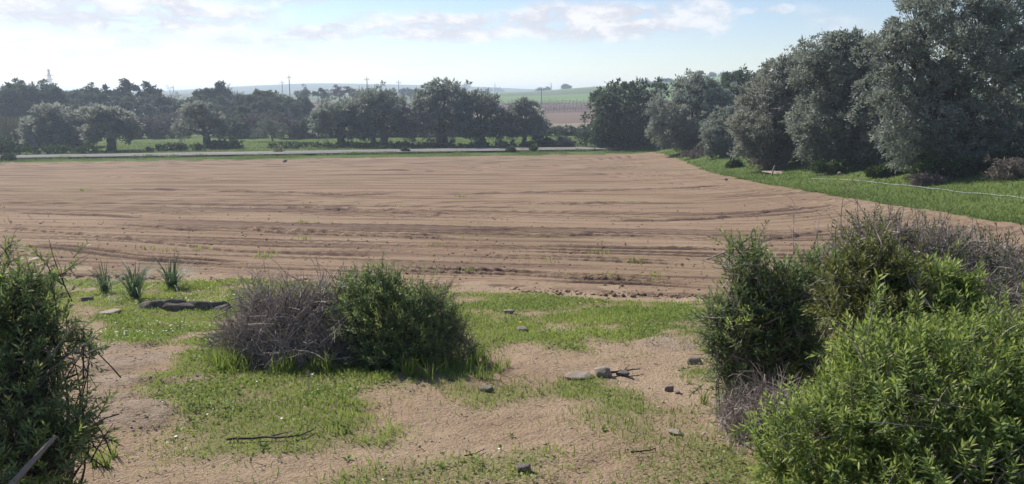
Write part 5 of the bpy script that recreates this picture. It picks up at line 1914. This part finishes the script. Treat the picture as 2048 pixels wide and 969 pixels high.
n = 75000
y = 1 / rng.uniform(1 / 76, 1 / 13, n)
x = field_right(y) - .15 + rng.random(n) ** 1.3 * 14
k = (field_margin(x, y) < .05) & (np.abs(y - road_mid(x)) > 3)
x, y = x[k], y[k]
far_blades('bank_grass', 'green grass on the bank along the field', x, y, (.04 + .10 * rng.random(len(x))), .006 + .0011 * y, M_BANKGRASS)
n = 36000
x = rng.uniform(-62, 26, n)
y = road_mid(x) - ROAD_HALF - rng.random(n) * (VERGE + .6)
k = field_margin(x, y) < .1
x, y = x[k], y[k]
far_blades('verge_grass', 'grass verge between field and road', x, y, (.03 + .08 * rng.random(len(x)) ** 2 + .16 * rng.random(len(x)) ** 9) * (.5 + sstep(-.1, .2, fbm(x / 2.5, y * 0, 3, 90))), .05, mat=M_BANKGRASS, tone0=.35)
n = 30000
x = rng.uniform(-66, 24, n)
y = road_mid(x) + ROAD_HALF + .2 + rng.random(n) ** 1.5 * 20
far_blades('pasture_grass', 'pasture grass under the olive row beyond the road', x, y, .07 + .16 * rng.random(n), .06, M_BANKGRASS)
cl = rng.uniform(-60, 24, 230)
x = np.repeat(cl, 26) + rng.normal(size=230 * 26) * .22
y = road_mid(np.repeat(cl, 26)) + np.repeat(np.where(rng.random(230) < .6, -1, 1) * (ROAD_HALF + rng.normal(size=230) * .25), 26) + rng.normal(size=len(x)) * .15
far_blades('roadside_weeds', 'ragged weeds growing over the road edges', x, y, .08 + .22 * rng.random(len(x)), .07, M_BANKGRASS, .3)
# sprouting weeds in the ploughed field
pts = []
for _ in range(30):
    px, py = rng.uniform(0, 1500), rng.uniform(330, 590) if rng.random() < .4 else rng.uniform(470, 590)
    g_ = G(px, py)
    if float(field_margin(np.array(g_.x), np.array(g_.y))) > .1:
        m_ = rng.integers(4, 22)
        pts.append(np.array([g_.x, g_.y]) + rng.normal(size=(m_, 2)) * [.09, .05])
pts = np.concatenate(pts)
z = height(pts[:, 0], pts[:, 1]) + .0
V, F4, F3, A = blades(np.stack([pts[:, 0], pts[:, 1], z], -1), .05 + .05 * rng.random(len(pts)), .006 + .001 * pts[:, 1], 1.0, np.clip(.4 + rng.normal(size=len(pts)) * .2, 0, 1))
tag(obj('field_sprouts', mesh_np('field_sprouts', V, [F4, F3], M_GRASS, {'rnd': A})), 'small green sprouts scattered over the ploughed field', 'weeds', kind='stuff')

# ================================================================== haze in the air
import bmesh
bm = bmesh.new()
bmesh.ops.create_cube(bm, size=1.0)
hz = bpy.data.meshes.new('haze')
bm.to_mesh(hz)
bm.free()
M_HAZE = bpy.data.materials.new('haze')
M_HAZE.use_nodes = True
t = NT(M_HAZE.node_tree)
t.n.clear()
out = t.node('ShaderNodeOutputMaterial')
pv = t.node('ShaderNodeVolumePrincipled')
pv.inputs['Color'].default_value = (.70, .82, 1.0, 1)
pv.inputs['Density'].default_value = 0.0008
pv.inputs['Anisotropy'].default_value = 0.3
t.l.new(pv.outputs[0], out.inputs['Volume'])
hz.materials.append(M_HAZE)
haze = obj('haze', hz, loc=(0, 3240, 9.5))
haze.scale = (11400, 6620, 31)
tag(haze, 'thin bluish haze in the winter air', 'haze', kind='stuff')
